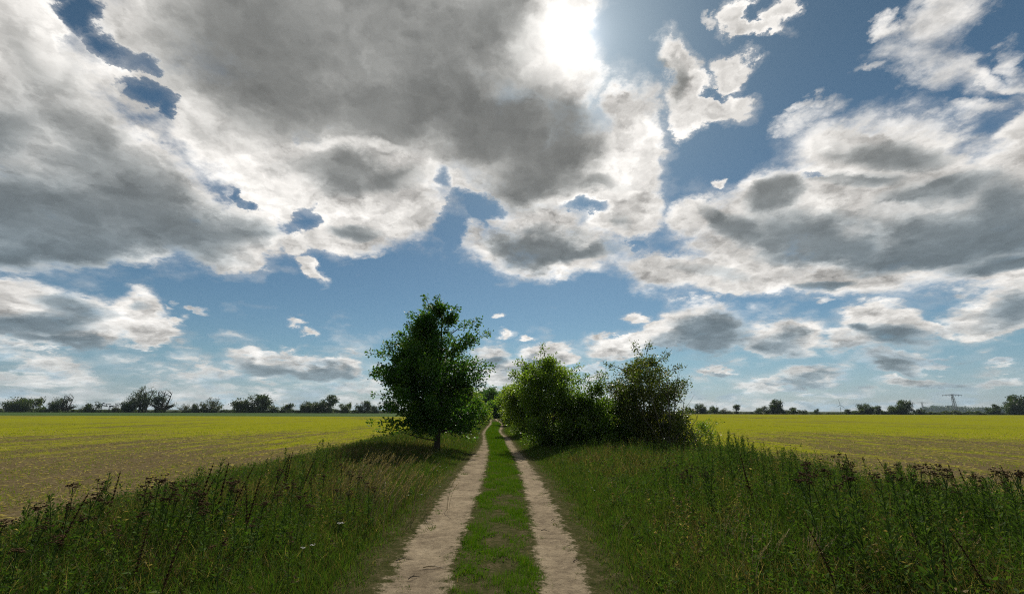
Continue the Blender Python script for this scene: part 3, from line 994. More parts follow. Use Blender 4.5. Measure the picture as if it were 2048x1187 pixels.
# ------------------------------------------------------------------ far hedges, trees, pylons and wind turbines
def blob_profile(kind, w=1.0, h=1.0):
    """outline of a far crown of unit width and height"""
    if kind == 'round':
        rows = [(1.0, -.10, .12), (.93, -.28, .26), (.80, -.42, .40), (.62, -.49, .50), (.42, -.50, .48), (.25, -.44, .45), (.10, -.34, .36)]
    elif kind == 'low':
        rows = [(1.0, -.12, .10), (.88, -.30, .28), (.65, -.42, .43), (.35, -.50, .50), (.05, -.50, .50)]
    elif kind == 'tall':
        rows = [(1.0, -.08, .12), (.92, -.30, .30), (.75, -.46, .45), (.55, -.50, .48), (.35, -.40, .42), (.20, -.25, .28), (.08, -.22, .24)]
    else:                                            # wind-bent, one side higher
        rows = [(1.0, .05, .30), (.85, -.05, .44), (.65, -.30, .50), (.45, -.48, .50), (.25, -.50, .48), (.05, -.48, .46)]
    return [(a * h, l * w, r_ * w) for a, l, r_ in rows]


def far_proto(kind, seed, n, per, gap, mat, w, h, trunk_r, tone, leaf, radius, limbs=14, name='far', trunk_top=0.8, stems=1):
    s, wd = Soup(), Soup()
    cl = crown_clumps(blob_profile(kind, w, h), n, seed, 0.9, gap, 0.5, 0.16)
    leafy(s, cl, per, radius, leaf, (0, 0), seed, tone, 0.8, 0.2)
    r = np.random.default_rng(seed)
    tops = []
    for k in range(stems):
        x = (k - (stems - 1) / 2) * w * 0.12
        pts = np.array([(x, 0, -0.1), (x * 1.1, 0.05, h * 0.25), (x * 1.6 + r.normal(0, .1), 0, h * 0.5), (x * 2.2 + r.normal(0, .2), 0, h * trunk_top)])
        wd.tube(pts, trunk_r * np.array([1.2, 1.0, 0.7, 0.15]), 0.5, 6)
        for q in r.choice(len(cl), min(limbs, len(cl)), replace=False):
            c = cl[q]
            hh = np.clip(c[2] - abs(c[0] - x) * 0.8 - h * 0.05, h * 0.1, h * trunk_top * 0.9)
            bx = (np.interp(hh, pts[:, 2], pts[:, 0]), 0, hh)
            wd.tube(bend(bx, c, 5, seed + q, 0.04), np.linspace(trunk_r * 0.4, trunk_r * 0.08, 5), 0.5, 4)
    return s, wd, mat


PROTO = {}


def proto(key, *a, **k):
    PROTO[key] = (a, k, None)


def far_tree(name, cat, key, px, top, width, base, depth, label, group=None, flip=False):
    """one tree or bush of the far hedges, its size from the photograph"""
    a, k, made = PROTO[key]
    if made is None:
        s, wd, mat = far_proto(*a, **k)
        made = (s.build('crown', M[mat], link=False).data, wd.build('trunk', M['oak_bark'], link=False).data)
        PROTO[key] = (a, k, made)
    loc, hit = stand(px, depth)
    kx = depth / F_PX
    sx, sz = width * kx / a[6], (base - top) * kx / a[7]
    root = empty(name, loc, 0.0, ((-sx if False else sx), (sx + sz) / 2, sz))
    if flip:
        root.rotation_euler.z = math.pi
    tag(root, label, cat, group)
    for nm, me in (('crown', made[0]), ('trunk', made[1])):
        o = bpy.data.objects.new(nm, me)
        COL.objects.link(o)
        o.parent = root
    return root


proto('dense', 'round', 201, 210, 30, 0.55, 'hedge_leaf', 12.0, 9.0, 0.35, 0.30, 0.55, 1.0)
proto('dense_b', 'round', 202, 190, 30, 0.40, 'hedge_leaf', 12.0, 9.0, 0.35, 0.42, 0.50, 1.0)
proto('bent', 'bent', 203, 210, 30, 0.50, 'hedge_leaf', 12.0, 8.0, 0.35, 0.30, 0.50, 1.0)
proto('open', 'tall', 204, 190, 15, 0.05, 'hedge_leaf', 13.0, 13.0, 0.40, 0.36, 0.48, 0.85, limbs=40, stems=3)
proto('bare', 'tall', 205, 120, 5, 0.15, 'hedge_leaf', 13.0, 13.0, 0.34, 0.36, 0.40, 0.90, limbs=90, stems=3)
proto('pale', 'round', 206, 110, 16, 0.30, 'pale_leaf', 8.0, 6.0, 0.20, 0.40, 0.38, 0.7, limbs=30)
proto('low_a', 'low', 207, 90, 30, 0.8, 'hedge_leaf', 9.0, 4.0, 0.15, 0.32, 0.42, 0.8, limbs=6, trunk_top=0.6)
proto('low_b', 'low', 208, 80, 30, 0.6, 'hedge_leaf', 9.0, 4.0, 0.15, 0.55, 0.42, 0.8, limbs=6, trunk_top=0.6)
proto('low_c', 'bent', 209, 80, 30, 0.6, 'hedge_leaf', 9.0, 4.0, 0.15, 0.20, 0.42, 0.8, limbs=6, trunk_top=0.6)
proto('pointed', 'tall', 210, 120, 26, 0.5, 'hedge_leaf', 8.0, 9.0, 0.25, 0.35, 0.45, 0.8)

FAR_GROUP_L, FAR_GROUP_R = 'trees in the far hedge left of the path', 'trees in the far hedge on the right'
DL, DR = 250.0, 270.0


def base_l(px):
    return 819.0 + 7.0 * min(px, 780) / 780.0


def base_r(px):
    return 830.0 - 4.0 * (px - 1380) / 668.0


for (px, top, wd, key, cat, lab) in (
        (33, 789, 58, 'dense_b', 'bush', 'broad dark bush at the far left end of the left hedge'),
        (63, 793, 36, 'low_b', 'bush', 'dark bush with a ragged top just right of the broad leftmost one'),
        (112, 790, 30, 'dense_b', 'tree', 'small leafy dark tree left of the twiggy bare one in the left hedge'),
        (130, 781, 40, 'bare', 'tree', 'small half-bare twiggy tree in the left hedge'),
        (166, 806, 14, 'pale', 'bush', 'tiny pale sapling left of the dark metal frame'),
        (185, 799, 26, 'low_c', 'bush', 'round dark bush directly left of the dark metal frame'),
        (231, 800, 18, 'bare', 'tree', 'thin leafless sapling directly right of the dark metal frame'),
        (258, 791, 36, 'dense_b', 'tree', 'leafy lower tree against the left side of the tallest open tree'),
        (284, 769, 52, 'open', 'tree', 'tallest open-crowned tree of the left hedge with sky between its limbs'),
        (322, 772, 58, 'bare', 'tree', 'tall half-bare spreading tree right beside the tallest open-crowned one'),
        (315, 787, 24, 'pointed', 'tree', 'dark leafy tree in front of the tall half-bare one'),
        (369, 803, 24, 'pale', 'tree', 'pale thin tree right of the tall half-bare one'),
        (396, 801, 24, 'low_c', 'bush', 'dark bush against the left foot of the domed open tree'),
        (422, 790, 36, 'pale', 'tree', 'domed tree with an open brownish crown in the left hedge'),
        (481, 799, 32, 'low_b', 'tree', 'small dark tree joined to the left of the large dense dome'),
        (512, 787, 60, 'dense', 'tree', 'large dense domed tree in the left hedge'),
        (520, 809, 36, 'low_b', 'bush', 'rounded light green bush at the foot of the large dense dome'),
        (562, 806, 54, 'low_a', 'bush', 'wide low dark bush between the two large dense trees'),
        (614, 800, 34, 'dense_b', 'tree', 'dark tree joined to the left of the wide dense tree'),
        (645, 792, 58, 'bent', 'tree', 'wide dense dark tree highest at its right side in the left hedge'),
        (694, 806, 28, 'low_b', 'bush', 'brownish bush right of the wide dense tree'),
        (729, 801, 28, 'dense', 'tree', 'round blue-dark tree nearest the left of the lone tree'),
        (752, 807, 20, 'low_c', 'bush', 'small dark bush half behind the twigs of the lone tree'),
        (784, 799, 34, 'dense_b', 'tree', 'dark tree of the hedge seen behind the crown of the lone tree')):
    far_tree('hedge_tree' if cat == 'tree' else 'hedge_bush', cat, key, px, top, wd, base_l(px), DL, lab, FAR_GROUP_L)

for (px, top, wd, key, cat, lab) in (
        (1381, 818, 20, 'low_b', 'bush', 'low bush at the left end of the right hedge beside the hawthorn'),
        (1402, 808, 24, 'dense_b', 'tree', 'small round tree first right of the hawthorn on the horizon'),
        (1429, 815, 19, 'low_b', 'tree', 'small brownish tree beside the thin pole'),
        (1452, 816, 15, 'pale', 'tree', 'pale thin tree right of the thin pole'),
        (1474, 809, 19, 'pointed', 'tree', 'small pointed dark tree standing apart right of the thin pole'),
        (1524, 814, 30, 'low_a', 'bush', 'bushy dark thicket just left of the big round tree on the right horizon'),
        (1555, 800, 32, 'dense', 'tree', 'big round dark tree standing out on the right horizon'),
        (1586, 814, 18, 'pointed', 'tree', 'small pointed tree next right of the big round one'),
        (1607, 819, 14, 'low_c', 'bush', 'small dark bush second right of the big round tree'),
        (1634, 818, 14, 'low_a', 'bush', 'small dark bush third right of the big round tree'),
        (1695, 817, 16, 'pointed', 'tree', 'little dark tree right of the wind turbine'),
        (1734, 805, 34, 'dense_b', 'tree', 'rounded tree with a small pointed one at its right side'),
        (1757, 809, 15, 'pointed', 'tree', 'small pointed tree against the right side of the rounded one'),
        (1791, 812, 30, 'low_b', 'tree', 'lower spreading tree left of the flat-topped dark tree'),
        (1812, 799, 40, 'dense', 'tree', 'flat-topped dense dark tree before the half-hidden wind turbine'),
        (1838, 814, 20, 'low_c', 'bush', 'dark bush at the right foot of the flat-topped tree'),
        (1990, 807, 28, 'bent', 'tree', 'dark tree with a bent top between the pylon and the right picture edge'),
        (2042, 787, 54, 'dense', 'tree', 'large dark tree cut by the right picture edge')):
    far_tree('hedge_tree' if cat == 'tree' else 'hedge_bush', cat, key, px, top, wd, base_r(px), DR, lab, FAR_GROUP_R)

r = np.random.default_rng(90)
px = -20.0
while px < 800:
    wpx = r.uniform(15, 30)
    far_tree('hedge_bush', 'bush', ('low_a', 'low_b', 'low_c')[r.integers(3)], px, base_l(px) - r.uniform(4.0, 10.5) * (0.8 + 0.3 * math.sin(px / 31.0)), wpx * 1.25, base_l(px) + 0.6, DL + r.uniform(-3, 6),
             'low dark bush of the left hedge foot, by ' + under(px), 'low bushes of the left hedge', flip=bool(r.integers(2)))
    px += wpx * 0.62
px = 1376.0
while px < 2070:
    wpx = r.uniform(14, 28)
    far_tree('hedge_bush', 'bush', ('low_a', 'low_b', 'low_b', 'low_c')[r.integers(4)], px, base_r(px) - r.uniform(3.5, 9.0) * (0.8 + 0.3 * math.sin(px / 27.0)), wpx * 1.25, base_r(px) + 0.6, DR + r.uniform(-3, 6),
             'low bush of the right hedge foot, by ' + under(px), 'low bushes of the right hedge', flip=bool(r.integers(2)))
    px += wpx * 0.66

# wooded rise on the far right, one mass
s = Soup()
r = np.random.default_rng(17)
cl = []
for px in np.arange(1846, 2110, 1.6):
    loc, _ = stand(px, 1500 + r.uniform(-40, 40))
    top = 820 - 1 - 5.5 * min(1, (px - 1842) / 18) - 2.0 * math.sin((px - 1846) / 26.0) + r.normal(0, 0.7)
    hgt = (822 - top) * 1500 / F_PX
    for k in range(7):
        cl.append((loc.x + r.normal(0, 2), loc.y + r.normal(0, 8), hgt * (k + 0.6) / 7))
leafy(s, np.array(cl), 16, 5.0, 3.2, (0, -1e5), 3, 0.4, 0.9, 0.2)
tag(s.build('forest', M['hedge_leaf']), 'bluish wooded rise on the far horizon behind the right hedge', 'forest', kind='stuff')


def bar(w, a, b, rad, sides=4):
    w.tube(np.array([a, b], float), rad, 0.5, sides)


def pylon(px, depth, height, arm, label):
    loc, hit = stand(px, depth)
    root = empty('pylon', loc, 0.12)
    tag(root, label, 'pylon', 'electricity pylons on the right horizon')
    t, a_ = Soup(), Soup()
    hw0, hw1 = height * 0.075, height * 0.032
    rad = height * 0.0055
    lv = 9
    for sx in (-1, 1):
        for sy in (-1, 1):
            bar(t, (sx * hw0, sy * hw0, 0), (sx * hw1, sy * hw1, height), rad * 1.5)
    for k in range(lv):
        z0, z1 = height * k / lv, height * (k + 1) / lv
        h0, h1 = hw0 + (hw1 - hw0) * k / lv, hw0 + (hw1 - hw0) * (k + 1) / lv
        for sy in (-1, 1):
            bar(t, (-h0, sy * h0, z0), (h1, sy * h1, z1), rad)
            bar(t, (h0, sy * h0, z0), (-h1, sy * h1, z1), rad)
            bar(t, (sy * h0, -h0, z0), (sy * h1, h1, z1), rad)
            bar(t, (-h1, sy * h1, z1), (h1, sy * h1, z1), rad)
    t.build('tower', M['steel'], root)
    z = height * 0.955
    for sy in (-1, 1):
        bar(a_, (-arm / 2, 0, z), (arm / 2, 0, z), rad * 1.6)
        bar(a_, (-arm / 2, sy * 0.3, z), (0, sy * hw1, z + height * 0.045), rad)
        bar(a_, (arm / 2, sy * 0.3, z), (0, sy * hw1, z + height * 0.045), rad)
    for k in range(-8, 9):
        x = k * arm / 16
        zt = z + height * 0.045 * (1 - abs(x) / (arm / 2))
        bar(a_, (x, 0, z), (x + arm / 32, 0, max(z, zt)), rad * 0.8)
    a_.build('crossarm', M['steel'], root)
    for k in (-0.49, -0.32, -0.16, 0.16, 0.32, 0.49):
        i_ = Soup()
        for q in range(7):
            zz = z - height * 0.012 * q
            i_.tube(np.array([(k * arm, 0, zz), (k * arm, 0, zz - height * 0.004), (k * arm, 0, zz - height * 0.010)]), [rad * 0.6, rad * 2.4, rad * 0.6], 0.5, 5)
        i_.build('insulator', M['steel'], root)


pylon(1913, 600.0, 25.5, 31.0, 'larger nearer steel pylon with one wide crossarm above the right hedge')
pylon(1848, 1050.0, 24.0, 33.0, 'smaller fainter steel pylon with one crossarm right of the flat-topped tree')


def turbine(px, hub_px, depth, blade, angles, label):
    loc, hit = stand(px, depth)
    root = empty('wind_turbine', loc)
    tag(root, label, 'wind turbine', 'wind turbines on the right horizon')
    H = (820.5 - hub_px) * depth / F_PX
    t = Soup()
    t.tube(np.array([(0, 0, 0), (0, 0, H * 0.5), (0, 0, H)]), [2.6, 2.1, 1.5], 0.5, 10)
    t.build('tower', M['steel'], root, smooth=True)
    n_ = Soup()
    n_.tube(np.array([(0, -5.5, H + 1), (0, -5.0, H + 1), (0, 4.0, H + 1), (0, 6.0, H + 1)]), [0.6, 2.0, 2.2, 1.2], 0.5, 10)
    n_.build('nacelle', M['steel'], root, smooth=True)
    for a in angles:
        a = math.radians(a)
        d = np.array([math.sin(a), 0, math.cos(a)])
        e = np.array([d[2], 0, -d[0]])
        b = Soup()
        st = np.array([0.0, 0.12, 0.25, 0.6, 1.0])
        ch = np.array([1.1, 2.2, 2.6, 1.5, 0.3])
        rows = []
        for s_, c_ in zip(st, ch):
            c0 = np.array([0, -6.0, H + 1]) + d * blade * s_
            rows += [c0 - e * c_ * 0.8 - np.array([0, .3, 0]), c0 + e * c_ * 0.8 - np.array([0, .3, 0]), c0 + e * c_ * 0.8 + np.array([0, .3, 0]), c0 - e * c_ * 0.8 + np.array([0, .3, 0])]
        q = []
        for i in range(4):
            for j in range(4):
                q.append((i * 4 + j, i * 4 + (j + 1) % 4, i * 4 + 4 + (j + 1) % 4, i * 4 + 4 + j))
        b.add(np.array(rows), np.array(q), 0.5)
        b.build('blade', M['steel'], root)


turbine(1682, 808, 3300.0, 50.0, (-12, 128, 248), 'tiny wind turbine standing clear of the hedge on the right horizon')
turbine(1823, 805, 3300.0, 50.0, (18, 138, 258), 'wind turbine of which only a blade shows above the flat-topped tree')

loc, _ = stand(1435.5, 266.0)
w = Soup()
w.tube(np.array([(0, 0, 0), (0, 0, 3), (0, 0, 5.6)]), [0.12, 0.11, 0.07], 0.5, 8)
o = w.build('pole', M['oak_bark'], smooth=True)
o.location = loc
tag(o, 'thin bare pole sticking up out of the right hedge', 'pole')

# dark metal frame in the left hedge
loc, _ = stand(209, 246.0)
root = empty('metal_frame', loc)
tag(root, 'dark angular metal frame of beams showing above the left hedge', 'frame')
K = 246.0 / F_PX
for nm, segs, rd in (('upper_beam', [((-8, 17.5), (9, 16.6)), ((-7.5, 18.6), (-4.5, 18.2))], 0.16), ('lower_beam', [((-9, 13.4), (3, 12.2)), ((-8, 14.4), (3, 13.0))], 0.16), ('post', [((-8, 0), (-8, 17.5)), ((0.5, 12), (0.5, 17))], 0.13),
                     ('gate', [((7, 0), (7, 13.8)), ((7, 13.2), (15, 12.8)), ((7, 12.0), (15, 11.8)), ((14.6, 0), (14.6, 13.0)), ((9, 0), (9, 13.0))], 0.16)):
    w = Soup()
    for (x0, z0), (x1, z1) in segs:
        bar(w, (x0 * K, 0, z0 * K), (x1 * K, 0, z1 * K), rd)
    w.build(nm, M['dark_paint'], root)

# ------------------------------------------------------------------ meadow plants on the verges, grass of the path
def pts_in(n, y0, y1, bias=1.0):
    """distances from y0 to y1, thinning out with distance"""
    u = rng.random(n)
    return y0 * (y1 / y0) ** (u ** bias)


def vn(x, y, f, s):
    """cheap smooth noise 0..1"""
    return 0.5 + 0.25 * (np.sin(x * f + s) * np.cos(y * f * 0.8 - s * 1.3) + np.sin(x * f * 2.3 - y * f * 1.7 + s * 2.1) * 0.6 + np.cos(y * f * 2.9 + x * f * 1.1 + s) * 0.4)


def verge_xy(n, side, y0, y1, s0, s1, bias=1.0, sbias=1.0):
    y = pts_in(n, y0, y1, bias)
    edge = path_x(y, 0) if side < 0 else path_x(y, 3)
    far = field_edge(y, side)
    span = np.abs(far - edge)
    s = s0 + (np.minimum(s1, span + 0.25) - s0) * rng.random(n) ** sbias
    s += 0.10 * (np.sin(y * 2.3 + side) + np.sin(y * 5.1 + 2 * side)) * (s0 < 0.2)
    return edge + side * s, y, s


def plant_height(s, y, x):
    base = 0.05 + 0.55 * np.clip((s - 0.1) / 3.2, 0, 1) ** 0.85
    shade = 1 - 0.50 * np.exp(-((x + 3.3) / 1.9) ** 2 - ((y - 15.5) / 4.5) ** 2)      # thin low growth before and under the lone tree
    return base * (0.70 + 0.55 * vn(x, y, 0.9, 2.0)) * shade


# short grass between the wheel tracks
lawn = Soup()
n = 150000
y = pts_in(n, 3.2, 70.0, 0.85)
a, b = path_x(y, 1), path_x(y, 2)
u = rng.random(n)
x = a + (b - a) * (u * 1.24 - 0.12) + 0.04 * np.sin(y * 3.0 + u * 5) + 0.03 * np.sin(y * 8.0 + u * 9)
bare = vn(x, y, 2.6, 1.0) * 0.6 + vn(x, y, 9.0, 3.0) * 0.4 + 0.20 * np.exp(-((u - 0.5) / 0.16) ** 2) * (y < 10) + 0.06 * rng.normal(size=n)
keep = bare < 0.60 + 0.1 * (y > 12)
x, y, u, bare = x[keep], y[keep], u[keep], bare[keep]
n = len(x)
p = np.stack([x, y, np.zeros(n)], 1)
edge_k = np.clip(np.minimum(u, 1 - u) * 6, 0.35, 1)
h = rng.uniform(0.035, 0.115, n) * (0.7 + 0.8 * vn(x, y, 3.1, 4.0)) * edge_k * np.clip(1 + (y - 10) / 40, 1, 1.8)
lawn.blades(p, h, 0.0035 + 0.00055 * y, rng.normal(0, 0.022, (n, 2)), np.clip(rng.normal(0.38, 0.17, n) + 0.30 * (bare > 0.58) * rng.random(n) + 0.06 * vn(x, y, 1.1, 7), 0, 1), segs=1)
# broad low leaves (plantain, clover)
n = 9000
y = pts_in(n, 3.2, 16.0)
a, b = path_x(y, 1), path_x(y, 2)
x = a + (b - a) * rng.random(n)
keep = (vn(x, y, 2.2, 6.0) > 0.5) & (vn(x, y, 2.6, 1.0) < 0.62)
x, y = x[keep], y[keep]
n = len(x)
d = np.stack([rng.normal(size=n), rng.normal(size=n), rng.uniform(0.1, 0.7, n)], 1)
lawn.kites(np.stack([x, y, np.full(n, 0.02)], 1), d, rng.uniform(0.03, 0.08, n), rng.uniform(0.012, 0.03, n), np.clip(rng.normal(0.35, 0.12, n), 0, 1))
tag(lawn.build('grass', M['lawn']), 'short green grass with bare patches between the two wheel tracks', 'grass', kind='stuff')

# fringe grass and the meadow of the verges
for side in (-1, 1):
    g = Soup()
    # fringe beside the track
    n = 75000
    x, y, s = verge_xy(n, side, 3.2, 75.0, -0.14, 1.3, 0.9, 1.3)
    keep = (vn(x, y, 3.0, 5.0) * 0.5 + vn(x, y, 11.0, 2.0) * 0.5 + s * 0.9 + rng.normal(0, 0.14, n)) > 0.42
    x, y, s = x[keep], y[keep], s[keep]
    n = len(x)
    h = (0.035 + 0.22 * np.clip(s, 0, 1.2) ** 1.1) * rng.uniform(0.5, 1.35, n)
    tone = np.clip(rng.normal(0.46, 0.14, n) + 0.25 * (rng.random(n) < (0.10 if side > 0 else 0.16)), 0, 1)
    g.blades(np.stack([x, y, np.zeros(n)], 1), h, 0.004 + 0.0006 * y, rng.normal(0, 1, (n, 2)) * h[:, None] * 0.30, tone, segs=2)
    # tall grass everywhere
    n = 210000
    x, y, s = verge_xy(n, side, 3.0, 80.0, 0.5, 9.0, 0.8, 0.9)
    dry = vn(x, y, 0.8, 11.0 + side)
    if side < 0:
        dry = dry + 0.34 * np.exp(-((y - 16) / 6.0) ** 2) + 0.05
    else:
        dry = dry - 0.06 + 0.10 * np.exp(-((y - 16) / 5.0) ** 2)
    rim = np.clip(np.abs(field_edge(y, side) - x) / 1.6, 0.35, 1)
    h = plant_height(s, y, x) * rng.uniform(0.6, 1.3, n) * rim
    tone = np.where(rng.random(n) < np.clip(dry * 1.5 - 0.55, 0.04, 0.75), 0.66 + 0.34 * rng.random(n) ** 1.6, np.clip(rng.normal(0.33, 0.15, n) + 0.16 * np.clip(1.6 - s * 0.5, 0, 1), 0, 0.7))
    g.blades(np.stack([x, y, np.zeros(n)], 1), h, 0.004 + 0.00065 * y, rng.normal(0, 1, (n, 2)) * h[:, None] * 0.28, tone, segs=2)
    # leafy weeds
    n = 9000 if side > 0 else 6500
    x, y, s = verge_xy(n, side, 3.0, 60.0, 0.55, 9.0, 0.8, 0.75)
    h = plant_height(s, y, x) * rng.uniform(0.75, 1.35, n) * (1.12 if side > 0 else 1.0) * np.clip(np.abs(field_edge(y, side) - x) / 1.6, 0.4, 1)
    K = 26
    lean = rng.normal(0, 0.12, (n, 2)) * h[:, None]
    t = rng.uniform(0.12, 1.0, (n, K))
    px_ = x[:, None] + lean[:, :1] * t ** 1.5 + rng.normal(0, 0.012, (n, K))
    py_ = y[:, None] + lean[:, 1:] * t ** 1.5 + rng.normal(0, 0.012, (n, K))
    pz_ = h[:, None] * t
    az = rng.uniform(0, 2 * np.pi, (n, K))
    d = np.stack([np.cos(az), np.sin(az), rng.uniform(-0.15, 0.75, (n, K)) + 0.5 * (t > 0.85)], -1)
    size = (0.070 * (1.15 - 0.7 * t)) * rng.uniform(0.6, 1.3, (n, K)) * (1 + 0.012 * y[:, None])
    kind = rng.random(n)
    wd = np.where(kind < 0.5, 0.26, 0.50)[:, None] * size
    tn = np.clip(rng.normal(0.40, 0.13, n)[:, None] + rng.normal(0, 0.08, (n, K)) + np.where(rng.random((n, 1)) < 0.05 + 0.35 * (vn(x, y, 0.9, 21.0) > 0.60)[:, None], 0.30, 0), 0, 1)
    g.kites(np.stack([px_, py_, pz_], -1).reshape(-1, 3), d.reshape(-1, 3), size.ravel(), wd.ravel(), tn.ravel())
    g.blades(np.stack([x, y, np.zeros(n)], 1), h, 0.006 + 0.0004 * y, lean, np.clip(rng.normal(0.6, 0.15, n), 0, 1), droop=0, segs=2)
    tag(g.build('meadow', M['meadow']), ('tangled grass and weeds of the verge left of the track', 'dense green weeds and grass of the verge right of the track')[side > 0], 'meadow', kind='stuff')

# seedlings and straw in the near fields
f = Soup()
for side in (-1, 1):
    n = 60000
    y = pts_in(n, 5.0, 60.0, 0.8)
    x = field_edge(y, side) + side * (rng.random(n) ** 1.2) * (y * 1.1 + 4)
    keep = vn(x, y * 0.2, 1.4, 3.0 * side) + rng.normal(0, 0.12, n) > 0.47
    x, y = x[keep], y[keep]
    n = len(x)
    h = rng.uniform(0.03, 0.10, n)
    f.blades(np.stack([x, y, np.zeros(n)], 1), h, 0.006 + 0.0006 * y, rng.normal(0, 0.03, (n, 2)), rng.uniform(0, 0.7, n), segs=1)
    n = 14000
    y = pts_in(n, 5.0, 40.0, 0.8)
    x = field_edge(y, side) + side * (rng.random(n) ** 1.3) * (y * 0.9 + 3)
    d = np.stack([rng.normal(size=n), rng.normal(size=n), rng.uniform(0.0, 0.25, n)], 1)
    f.kites(np.stack([x, y, np.full(n, 0.012)], 1), d, rng.uniform(0.05, 0.20, n), 0.010 + 0.0008 * y, rng.uniform(0.8, 1.0, n))
tag(f.build('seedlings', M['seedling']), 'young seedlings and straw litter along the near edges of both fields', 'seedlings', kind='stuff')


# ------------------------------------------------------------------ plants one can tell apart
def stalk_mesh(h, r, tone=0.4, lean=0.08, rad=0.004):
    s = Soup()
    pts = np.array([(lean * h * t ** 1.6, 0.03 * h * math.sin(3 * t), h * t) for t in np.linspace(0, 1, 6)])
    s.tube(pts, np.linspace(rad, rad * 0.45, 6), tone, 5)
    return s, pts


def make_tansy(seed):
    r = np.random.default_rng(seed)
    h = 1.0
    st, pts = stalk_mesh(h, r, 0.3, r.uniform(-0.20, 0.20), 0.0075)
    lf = Soup()
    heads = []
    tips = []
    for k in range(r.integers(5, 9)):
        t = r.uniform(0.74, 0.9)
        b = np.array([np.interp(t, np.linspace(0, 1, 6), pts[:, i]) for i in range(3)])
        az = r.uniform(0, 2 * np.pi)
        rad = r.uniform(0.02, 0.085)
        tip = b + np.array([rad * math.cos(az), rad * math.sin(az), 0.97 * h - b[2] + r.normal(0, 0.035)])
        st.tube(bend(b, tip, 4, seed + k, 0.03), np.linspace(0.0028, 0.0015, 4), 0.3, 4)
        tips.append(tip)
    for tip in tips:
        hd = Soup()
        heads.append(('flower_head', hd, 'seed_head'))
        for q in range(r.integers(6, 11)):             # button heads in a flat cluster
            c = tip + np.array([r.normal(0, 0.018), r.normal(0, 0.018), r.normal(0, 0.008)])
            hd.tube(np.array([c - (0, 0, .004), c, c + (0, 0, .006), c + (0, 0, .008)]), [0.002, 0.0105, 0.0095, 0.001], r.uniform(0, 1), 6)
    n = 34
    t = r.uniform(0.15, 0.8, n)
    p = np.stack([np.interp(t, np.linspace(0, 1, 6), pts[:, i]) for i in range(3)], 1)
    az = r.uniform(0, 2 * np.pi, n)
    d = np.stack([np.cos(az), np.sin(az), r.uniform(0.1, 0.8, n)], 1)
    lf.kites(p, d, r.uniform(0.05, 0.12, n), r.uniform(0.012, 0.03, n), r.uniform(0.1, 0.6, n))
    return (('stem', st, 'spire'), ('leaves', lf, 'spire'), *heads)


def make_spire(seed):
    """mugwort: a stiff stalk closely set with upright narrow leaves and side shoots"""
    r = np.random.default_rng(seed)
    h = 1.0
    st, pts = stalk_mesh(h, r, 0.4, r.uniform(-0.16, 0.16), 0.006)
    lf = Soup()
    K = int(r.integers(90, 170))
    t = r.uniform(0.15, 1.0, K)
    p = np.stack([np.interp(t, np.linspace(0, 1, 6), pts[:, i]) for i in range(3)], 1)
    az = r.uniform(0, 2 * np.pi, K)
    rad = np.clip(0.045 * (1.15 - t), 0.004, 1) * r.random(K) * 1.6
    p[:, 0] += np.cos(az) * rad
    p[:, 1] += np.sin(az) * rad
    d = np.stack([np.cos(az), np.sin(az), r.uniform(0.5, 1.8, K)], 1)
    lf.kites(p, d, 0.085 * (1.25 - t) * r.uniform(0.5, 1.2, K) + 0.016, 0.020 * (1.3 - t) + 0.006, np.clip(r.normal(0.45, 0.2, K), 0, 1))
    return (('stem', st, 'spire'), ('leaves', lf, 'spire'))


def make_dock(seed):
    """dock: a leaning stalk with dark seeds packed in whorls along its upper half"""
    r = np.random.default_rng(seed + 40)
    st, pts = stalk_mesh(1.0, r, 0.2, r.uniform(-0.22, 0.28), 0.007)
    sd = Soup()
    ts = np.arange(0.42, 0.99, 0.045)
    K = 16
    t = np.repeat(ts, K) + r.normal(0, 0.006, len(ts) * K)
    p = np.stack([np.interp(t, np.linspace(0, 1, 6), pts[:, i]) for i in range(3)], 1)
    az = r.uniform(0, 2 * np.pi, len(t))
    d = np.stack([np.cos(az), np.sin(az), r.uniform(0.2, 0.9, len(t))], 1)
    sd.kites(p, d, 0.030 * (1.35 - t), 0.013, r.uniform(0, 0.6, len(t)))
    lf = Soup()
    t = r.uniform(0.08, 0.4, 7)
    p = np.stack([np.interp(t, np.linspace(0, 1, 6), pts[:, i]) for i in range(3)], 1)
    az = r.uniform(0, 2 * np.pi, 7)
    lf.kites(p, np.stack([np.cos(az), np.sin(az), np.full(7, 0.5)], 1), 0.18, 0.045, r.uniform(0.2, 0.8, 7))
    return (('stem', st, 'seed_head'), ('leaves', lf, 'spire'), ('seed_spike', sd, 'seed_head'))


def make_dry_grass(seed):
    r = np.random.default_rng(seed)
    st, hd = Soup(), Soup()
    for k in range(r.integers(3, 6)):
        az, ln = r.normal(0.2, 0.5), r.uniform(0.15, 0.38)
        b = np.array([r.normal(0, .03), r.normal(0, .03), 0])
        hgt = r.uniform(0.75, 1.0)
        pts = np.array([b + np.array([ln * t ** 2 * math.cos(az), ln * t ** 2 * math.sin(az), hgt * (t - 0.10 * t ** 4)]) for t in np.linspace(0, 1, 8)])
        st.tube(pts, np.linspace(0.0035, 0.0018, 8), r.uniform(0, 1), 4)
        n = 22
        q = pts[-3:].mean(0) + (pts[-1] - pts[-3]) * r.uniform(-0.5, 0.6, (n, 1))
        hd.kites(q + r.normal(0, .004, (n, 3)), np.tile(pts[-1] - pts[-3], (n, 1)) + r.normal(0, .04, (n, 3)), 0.035, 0.007, r.uniform(0, 1, n))
    return (('stem', st, 'straw'), ('seed_head', hd, 'straw'))


